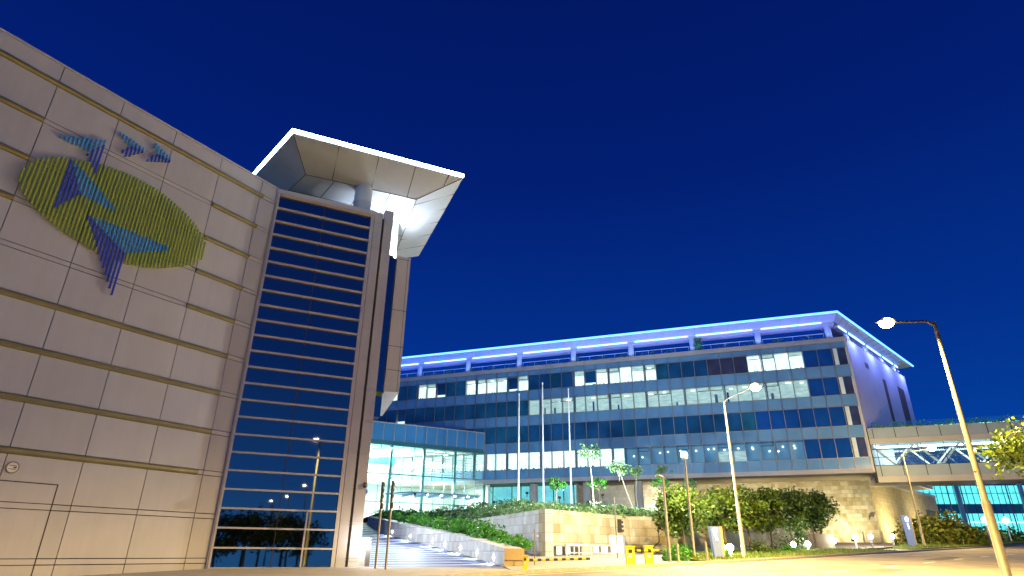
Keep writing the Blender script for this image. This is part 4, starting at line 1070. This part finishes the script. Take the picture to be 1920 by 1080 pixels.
# short post with bracket head
t = thing('short_post', 'slim grey post with a small bent head left of the round trees', 'post', (8.1, 33.4, gz(0, 33.4)))
b = MB(); b.lathe((8.1, 33.4, gz(0, 33.4)), [(.11, 0), (.11, .05), (.075, .07), (.065, 4.15)], 12); b.build('pole', M['pole'], t)
b = MB(); b.path([(8.1, 33.4, 3.66), (7.95, 33.4, 3.75), (7.72, 33.4, 3.73)], [.06, .05, .05], 8); b.build('head', M['pole'], t)
# flagpoles
for i, (x, zt_, lb) in enumerate([(.93, 16.4, 'left flagpole of the three, bare white, its top below the others'), (3.6, 17.7, 'middle and tallest of the three bare white flagpoles'), (6.55, 17.05, 'right flagpole of the three, behind the young trees')]):
    t = thing('flagpole', lb, 'flagpole', (x, 68, 3.6), 'three white flagpoles on the terrace')
    b = MB(); b.lathe((x, 68, 3.6), [(.16, 0), (.16, .3), (.12, .35), (.055, zt_ - 3.6)], 12); b.build('pole', M['white'], t)
    b = MB(); b.ball((x, 68, zt_ + .06), .09, 8); b.build('finial', M['white'], t)
light('terrace_glow', 'POINT', (3.5, 62, 5.3), 0.001, COOL)
bpy.data.objects.remove(bpy.data.objects['terrace_glow'])
# added fill floodlights behind the wall top, to brighten planting and facade
for i, (x, y, z, ax, ay, az, e_) in enumerate([(3.6, 46.5, 3.6, 1.6, 42, 2.4, 1500), (7.0, 57, 4.1, 9, 75, 14, 9000), (-1.5, 60, 4.2, -3, 85, 14, 6000), (12, 52, 3.4, 16, 75, 14, 9000), (-8.5, 57, 4.6, -4.5, 44, 1.2, 3500), (1.5, 56, 4.7, 0, 44, 1.5, 3500), (8, 55, 4.5, 7, 45, 1.5, 2500)]):
    t = thing('garden_floodlight', ['small floodlight on the planted corner above the car park wall', 'small floodlight at the foot of the young trees', 'small floodlight in the shrubs facing the hall', 'small floodlight on the slope behind the garden wall', 'small floodlight shining down the ramp bed from its upper end', 'small floodlight on the crest shining down on the shrubs', 'small floodlight on the crest above the sandstone wall'][i], 'floodlight', (x, y, z - .3), 'garden floodlights')
    b = MB(); b.tube((x, y, z - .3), (x, y, z - .05), .03); b.box(x - .12, x + .12, y - .06, y + .05, z - .06, z + .12); b.build('lamp_body', M['dark'], t)
    light('lamp_light', 'SPOT', (x, y, z + .2), e_, (.86, 1, .95), t, aim=(ax, ay, az), spot_size=rad(140), spot_blend=.9, shadow_soft_size=.1)

# ------------------------------------------------------------------ small street things
def slim(name, label, x, y, z, h, r, m, group=None, cat='bollard'):
    b = MB(); b.lathe((x, y, z), [(r * 1.3, 0), (r * 1.3, .03), (r, .05), (r, h - .05), (r * .8, h)], 12)
    return tag(b.build(name, m, None, (x, y, z)), label, cat, group)
slim('bollard', 'slim pale bollard on the kerb, left of the low bush', 7.85, 30.75, gz(0, 30.7), .95, .065, M['polew'], 'slim bollards on the kerb')
slim('bollard', 'slim pale bollard on the kerb, just left of the sign pillar', 9.78, 32.7, gz(0, 32.7), 1.0, .065, M['polew'], 'slim bollards on the kerb')
def sign_pillar(x, y, w, h, label, seed, twist=0.0, m=M['totem']):
    t = thing('sign_pillar', label, 'sign', (x, y, gz(x, y)), 'sign pillars by the entrances'); F = frame(x, y, 75)
    z0 = gz(x, y) + .1
    b = MB(); b.hexa([F(-w * .30, -.22, z0), F(w * .5, -.22, z0), F(w * .5, 0, z0), F(-w * .30, 0, z0)], [F(-w * .5, -.22, z0 + h), F(w * .5, -.22, z0 + h), F(w * .5, 0, z0 + h), F(-w * .5, 0, z0 + h)]); b.build('panel', m, t)
    b = MB(); b.fbox(F, w * .5, w * .5 + .14, -.22, .0, z0, z0 + h); b.build('edge', M['stoneend'], t)
    b = MB(); n_ = Vector(F(0, 1, 0)) - Vector(F(0, 0, 0)); b.disc(F(-.02, .001, z0 + h * .87), n_, w * .26, .012, 18)
    b.poly([F(-.12, .012, z0 + h * .74), F(-.02, .012, z0 + h * .56), F(.12, .012, z0 + h * .56), F(.06, .012, z0 + h * .66), F(.04, .012, z0 + h * .76)])
    b.build('lit_symbol', emit('lit sign symbol', (.85, .93, 1), 2.2), t); return t
sign_pillar(11.25, 35.6, .62, 1.62, 'pale blue grey sign pillar with lit round symbol on the lawn corner', 1)
sign_pillar(39.0, 63.4, .9, 2.9, 'bright sign pillar standing by the lit slots of the golden wall', 2)
# ball floodlights on the lawn
for i, (x, y, r_, lb) in enumerate([(12.55, 38.6, .17, 'left ball light of the close pair right of the sign pillar'), (12.95, 38.6, .2, 'right ball light of the close pair right of the sign pillar'), (20.9, 48.3, .19, 'ball light on the lawn under the fifth round tree'), (22.7, 49.9, .2, 'ball light on the lawn next to the white gate block')]):
    z = gz(x, y) + .14; t = thing('ball_light', lb, 'lamp', (x, y, z), 'ball lights on the lawn')
    b = MB(); b.lathe((x, y, z), [(.12, 0), (.1, .2), (.1, .24)], 10); b.build('base', M['white'], t)
    b = MB(); b.ball((x, y, z + .24 + r_), r_, 10); b.build('globe', M['coolamp'], t)
    light('lamp_light', 'POINT', (x, y, z + .3 + 2.2 * r_), 110, (.95, .98, 1), t, shadow_soft_size=.1)
# white gate block with bright lamp
t = thing('gate_block', 'low cream wall block with a glaring lamp at its right end', 'wall', (25.6, 53.0, gz(0, 53)))
FK = frame(24.6, 52.6, 62)
b = MB(); b.hexa([FK(0, -.4, .2), FK(2.3, -.4, .2), FK(2.3, 0, .2), FK(.05, 0, .2)], [FK(-.25, -.4, 1.55), FK(2.3, -.4, 1.55), FK(2.3, 0, 1.55), FK(-.25, 0, 1.55)]); b.build('block', mat('cream render', (.34, .26, .17), .8, 0, .06, 2), t)
b = MB(); b.ball(FK(2.05, .12, 1.05), .24, 10); b.build('lamp_glass', emit('gate lamp glass', (1, .98, .9), 12), t)
light('lamp_light', 'POINT', FK(2.0, .7, 1.2), 90, (1, .97, .9), t, shadow_soft_size=.2)
# path bollard lights by the golden wall
for i, (x, y, lb) in enumerate([(28.9, 54.6, 'ball topped path light nearest the gate block'), (33.2, 60.0, 'ball topped path light in the middle of the forecourt'), (38.4, 65.5, 'ball topped path light next to the lit sign pillar')]):
    z = gz(x, y); t = thing('path_light', lb, 'lamp', (x, y, z), 'path lights by the golden wall')
    b = MB(); b.lathe((x, y, z), [(.12, 0), (.09, .05), (.09, .85)], 10); b.build('post', M['white'], t)
    b = MB(); b.ball((x, y, z + 1.05), .21, 10); b.build('lamp_glass', M['coolamp'], t)
    light('lamp_light', 'POINT', (x, y, z + 1.5), 400, (1, .95, .85), t, shadow_soft_size=.1)
for i, (x, y, lb) in enumerate([(31.2, 57.5, 'thin pale post between the first two path lights'), (35.8, 62.6, 'thin pale post between the last two path lights')]):
    slim('bollard', lb, x, y, gz(0, y), 1.5, .05, M['polew'], 'thin posts among the path lights')
b = MB(); strip(b, [(25.8, 50.6), (31, 56.5), (38.6, 64.4), (41, 67)], -.1, .1, 0, .16); tag(b.build('low_rail', M['dark']), 'low dark kerb rail curving in front of the path lights', 'rail')
sheet('forecourt', [(30.8, 51.8), (35, 55.8), (44, 71), (52, 86), (30, 93), (27, 60), (27.2, 55.2)], M['paving'], .03)
# wall cameras on the stone base
for i, (q, lb) in enumerate([((FS(.9, .4, 4.9)), 'grey wall camera on the pale front of the sandstone base'), ((FSG(8.5, .4, 4.7)), 'small wall camera on the golden side of the sandstone base')]):
    t = thing('wall_camera', lb, 'camera', q, 'wall cameras on the sandstone base'); Fq = FS if i == 0 else FSG
    b = MB(); s_ = .9 if i == 0 else 8.5; b.tube(Fq(s_, 0, q[2] - .5), Fq(s_, .35, q[2]), .07); b.build('bracket', M['pole'], t)
    b = MB(); b.tube(Fq(s_, .35, q[2]), Fq(s_ - .55, .6, q[2] - .05), .13); b.build('camera_body', M['black'], t)

# traffic signal posts by the ramp
for i, (x, y, lb) in enumerate([(-5.0, 24.9, 'left of the two signal posts by the ramp, with a bowed signal head'), (-4.52, 24.4, 'right of the two signal posts by the ramp')]):
    zb = gz(0, y) + .05; t = thing('signal_post', lb, 'traffic light', (x, y, zb), 'signal posts by the ramp')
    b = MB(); b.lathe((x, y, zb), [(.07, 0), (.045, .04), (.045, 3.1)], 10); b.build('pole', M['polew'], t)
    b = MB(); dx = .06 * (1 if i == 0 else .4); zt_ = zb + 3.15
    b.box(x - .03, x + .045, y - .12, y + .10, zt_ - .75, zt_); b.box(x - .02, x + .09, y - .12, y + .08, zt_ - 1.0, zt_ - .8); b.build('signal_head', M['brown'], t)
    b = MB()
    for k in range(3): b.path([(x + .04, y - .02, zt_ - .12 - .22 * k), (x + .08, y - .02, zt_ - .12 - .22 * k)], [.075, .06], 8)
    b.build('visor', M['brown'], t)
rs = thing('round_traffic_sign', 'small round blue traffic sign beside the signal posts', 'sign', (-8.2, 36, -.3))
b = MB(); b.lathe((-8.2, 36, -.3), [(.035, 0), (.03, 3.4)], 8); b.build('pole', M['white'], rs)
b = MB(); b.disc((-8.2, 35.96, 3.02), (0, -1, 0), .16, .012, 22); b.build('face', M['signblue'], rs)
b = MB(); b.path([(-8.3, 35.94, 3.12), (-8.1, 35.94, 2.92)], .02, 6); b.build('slash', M['red'], rs)
# white lantern pillar at the ramp foot
lp_ = thing('lantern_pillar', 'short white gate pillar with a bright side lamp at the ramp foot', 'pillar', (-5.95, 26.6, -.7))
b = MB(); b.box(-6.35, -5.80, 26.5, 26.9, -.8, .38); b.build('pillar', M['white'], lp_)
b = MB(); b.box(-6.45, -5.66, 26.45, 26.95, .38, .47); b.build('cap', M['fascia'], lp_)
b = MB(); b.box(-5.80, -5.60, 26.6, 26.72, -.8, .20); b.build('side_post', M['pole'], lp_)
b = MB(); b.ball((-5.70, 26.55, .30), .085, 8); b.build('lamp_glass', M['coolamp'], lp_)
light('lamp_light', 'POINT', (-5.7, 26.2, .34), 60, (1, 1, 1), lp_, shadow_soft_size=.08)
for i, (x, y, z, e_) in enumerate([(-7.3, 31, 4.6, 2200), (-10.5, 42, 5.2, 3800)]):  # added unseen lamps that brighten the ramp, planter wall and bed
    t = thing('wall_lamp', ['cool wall lamp on the flank of the clad building over the ramp foot', 'cool wall lamp farther up the ramp on the building flank'][i], 'lamp', (x, y, z), 'flank wall lamps')
    b = MB(); b.box(x - .2, x + .1, y - .15, y + .15, z, z + .2); b.build('lamp_body', M['dark'], t)
    light('lamp_light', 'SPOT', (x + .1, y, z - .08), e_, (.84, .93, 1), t, aim=(x + 4, y + 1, 0), spot_size=rad(150), spot_blend=.7, shadow_soft_size=.2)
# barriers
def barrier(x, y, ax, ay, az, L, label, box_only=False, w=.36, h=1.0):
    z = gz(x, y) + .02; t = thing('parking_barrier' if not box_only else 'ticket_machine', label, 'barrier' if not box_only else 'ticket machine', (x, y, z), 'yellow barrier equipment')
    b = MB(); b.box(x - w / 2, x + w / 2, y - .18, y + .18, z, z + h); b.box(x - w / 2 - .03, x + w / 2 + .03, y - .21, y + .21, z + h, z + h + .05); b.build('housing', M['yellow'], t)
    b = MB(); b.box(x - w * .3, x + w * .1, y - .20, y - .181, z + h * .45, z + h * .62); b.build('notice', M['white'], t)
    b = MB(); b.box(x - w * .25, x + w * .2, y - .195, y - .181, z + h * .70, z + h * .88); b.build('screen', M['black'], t)
    if L:
        d = Vector((ax, ay, az)).normalized(); p = Vector((x, y - .02, z + h - .14)); b = MB(); k = 0; st = .16
        n = int(L / st)
        for k in range(n):
            b.cur = k % 2; a_, c_ = p + d * st * k, p + d * st * (k + 1)
            b.tube(a_, c_, .05, .05, 6, k in (0, n - 1))
        b.build('boom', [M['yellow'], M['black']], t)
    return t
barrier(.62, 26.0, 1, .05, .03, 2.7, 'yellow barrier with striped boom at the end of the planter wall', w=.20, h=.50)
barrier(5.35, 29.3, 1, .03, .0, 1.25, 'wide yellow barrier cabinet left of the car park exit lane', w=.36, h=.78)
barrier(6.22, 29.5, 1, .1, 0, .7, 'yellow barrier cabinet with pay screen near the slim grey post', w=.34, h=.80)
t = thing('barrier_post', 'thin grey post with a small lamp beside the left barrier', 'post', (1.12, 29.5, -.58))
b = MB(); b.lathe((1.12, 29.5, -.58), [(.03, 0), (.025, 1.5)], 8); b.build('pole', M['pole'], t)
b = MB(); b.ball((1.25, 29.5, .65), .05, 6); b.build('lamp', M['white'], t)
t = thing('hanging_signal', 'black vehicle signal head in front of the sandstone wall', 'traffic light', (6.25, 36.5, .3))
b = MB(); b.box(6.05, 6.27, 36.3, 36.5, 1.02, 1.72); b.build('signal_head', M['black'], t)
b = MB()
for k in range(3): b.path([(6.27, 36.4, 1.6 - .22 * k), (6.38, 36.4, 1.56 - .22 * k)], [.085, .08], 8)
b.build('visor', M['black'], t)
b = MB(); b.lathe((5.98, 36.6, gz(0, 36.6)), [(.04, 0), (.035, 3.25)], 8); b.build('pole', M['pole'], t)
# pale fence panel at the car park
t = thing('glass_fence', 'low white railing before the car park openings', 'fence', (4, 39, -.5))
b = MB(); b.fbox(FR, .4, 5.2, 1.19, 1.23, .36, .41); b.fbox(FR, .4, 5.2, 1.19, 1.23, -.05, -.02); b.build('rail', M['white'], t)
b = MB()
for s_ in (.4, 1.6, 2.8, 4.0, 5.2): b.fbox(FR, s_ - .02, s_ + .02, 1.18, 1.24, -.7, .42)
b.build('post', M['white'], t)
# fire hydrant
hx, hy = 16.38, 20.9; hz = gz(0, hy) - .05
t = thing('fire_hydrant', 'dark red fire hydrant at the foot of the nearest street lamp', 'hydrant', (hx, hy, hz))
b = MB(); b.lathe((hx, hy, hz), [(.17, 0), (.17, .05), (.12, .07), (.115, .42), (.14, .45), (.15, .56), (.135, .66), (.09, .73), (.03, .76)], 18); b.build('barrel', M['red'], t)
b = MB(); b.tube((hx - .1, hy - .08, hz + .5), (hx - .2, hy - .16, hz + .5), .055, .05, 10); b.tube((hx + .08, hy - .1, hz + .52), (hx + .15, hy - .19, hz + .52), .05, .05, 10); b.build('outlet', M['red'], t)
# far road things
t = thing('traffic_mirror', 'round convex traffic mirror on a post by the far hedge', 'mirror', (68.2, 100, 1.9))
b = MB(); b.lathe((68.2, 100, 1.8), [(.08, 0), (.07, 2.8)], 8); b.build('pole', M['yellow'], t)
b = MB(); b.disc((68.2, 99.9, 4.5), (-.5, -1, 0), .85, .1, 20); b.build('mirror', M['paint'], t)
b = MB(); b.disc((68.15, 99.78, 4.5), (-.5, -1, 0), .72, .03, 20); b.build('glass', M['bayglass'], t)
for i, (x, y, lb) in enumerate([(79.5, 108, 'far ball lamp nearest the mirror post'), (84.5, 110, 'far ball lamp beside the nearest lamp post')]):
    t = thing('far_lamp', lb, 'lamp', (x, y, gz(0, y)), 'far ball lamps'); zt_ = gz(0, y) + 3.4
    b = MB(); b.lathe((x, y, gz(0, y)), [(.1, 0), (.08, 3.3)], 8); b.build('pole', M['white'], t)
    b = MB(); b.ball((x, y, zt_), .45, 8); b.build('lamp_glass', M['coolamp'], t)
for i, (x, y, h, lb) in enumerate([(74.5, 108, 9, 'thin far pole right of the mirror'), (84.0, 118, 12, 'thin far pole crossing the turquoise glazing'), (92.5, 118, 11, 'thin far pole near the right edge of the turquoise glazing')]):
    slim('far_pole', lb, x, y, gz(0, y), h, .1, M['pole'], 'far thin poles', 'pole')
# added ground floods that brighten the sandstone base
for i, (q, e_) in enumerate([(FS(4, 4.5, 1.9), 3500), (FSG(4, 4, 1.9), 5000), (FS(15, 5, 3.0), 3500), (FSG(20, 4.5, 2.2), 3500), (FS(27, 5, 4.3), 3500)]):
    t = thing('wall_washer', ['ground lamp washing the front of the sandstone base near its corner', 'ground lamp washing the golden side of the sandstone base near its corner', 'ground lamp behind the round trees washing the sandstone base', 'ground lamp below the lit slots of the sandstone base', 'ground lamp at the left end of the sandstone base'][i], 'floodlight', q, 'ground wall washers')
    b = MB(); b.box(q[0] - .15, q[0] + .15, q[1] - .1, q[1] + .1, q[2] - .3, q[2]); b.build('lamp_body', M['dark'], t)
    light('lamp_light', 'SPOT', (q[0], q[1], q[2] + .1), e_, (1, .85, .5), t, aim=(FS(4, 0, 6), FSG(5, 0, 6), FS(15, 0, 7), FSG(21, 0, 6), FS(28, 0, 8))[i], spot_size=rad(150), spot_blend=.9)
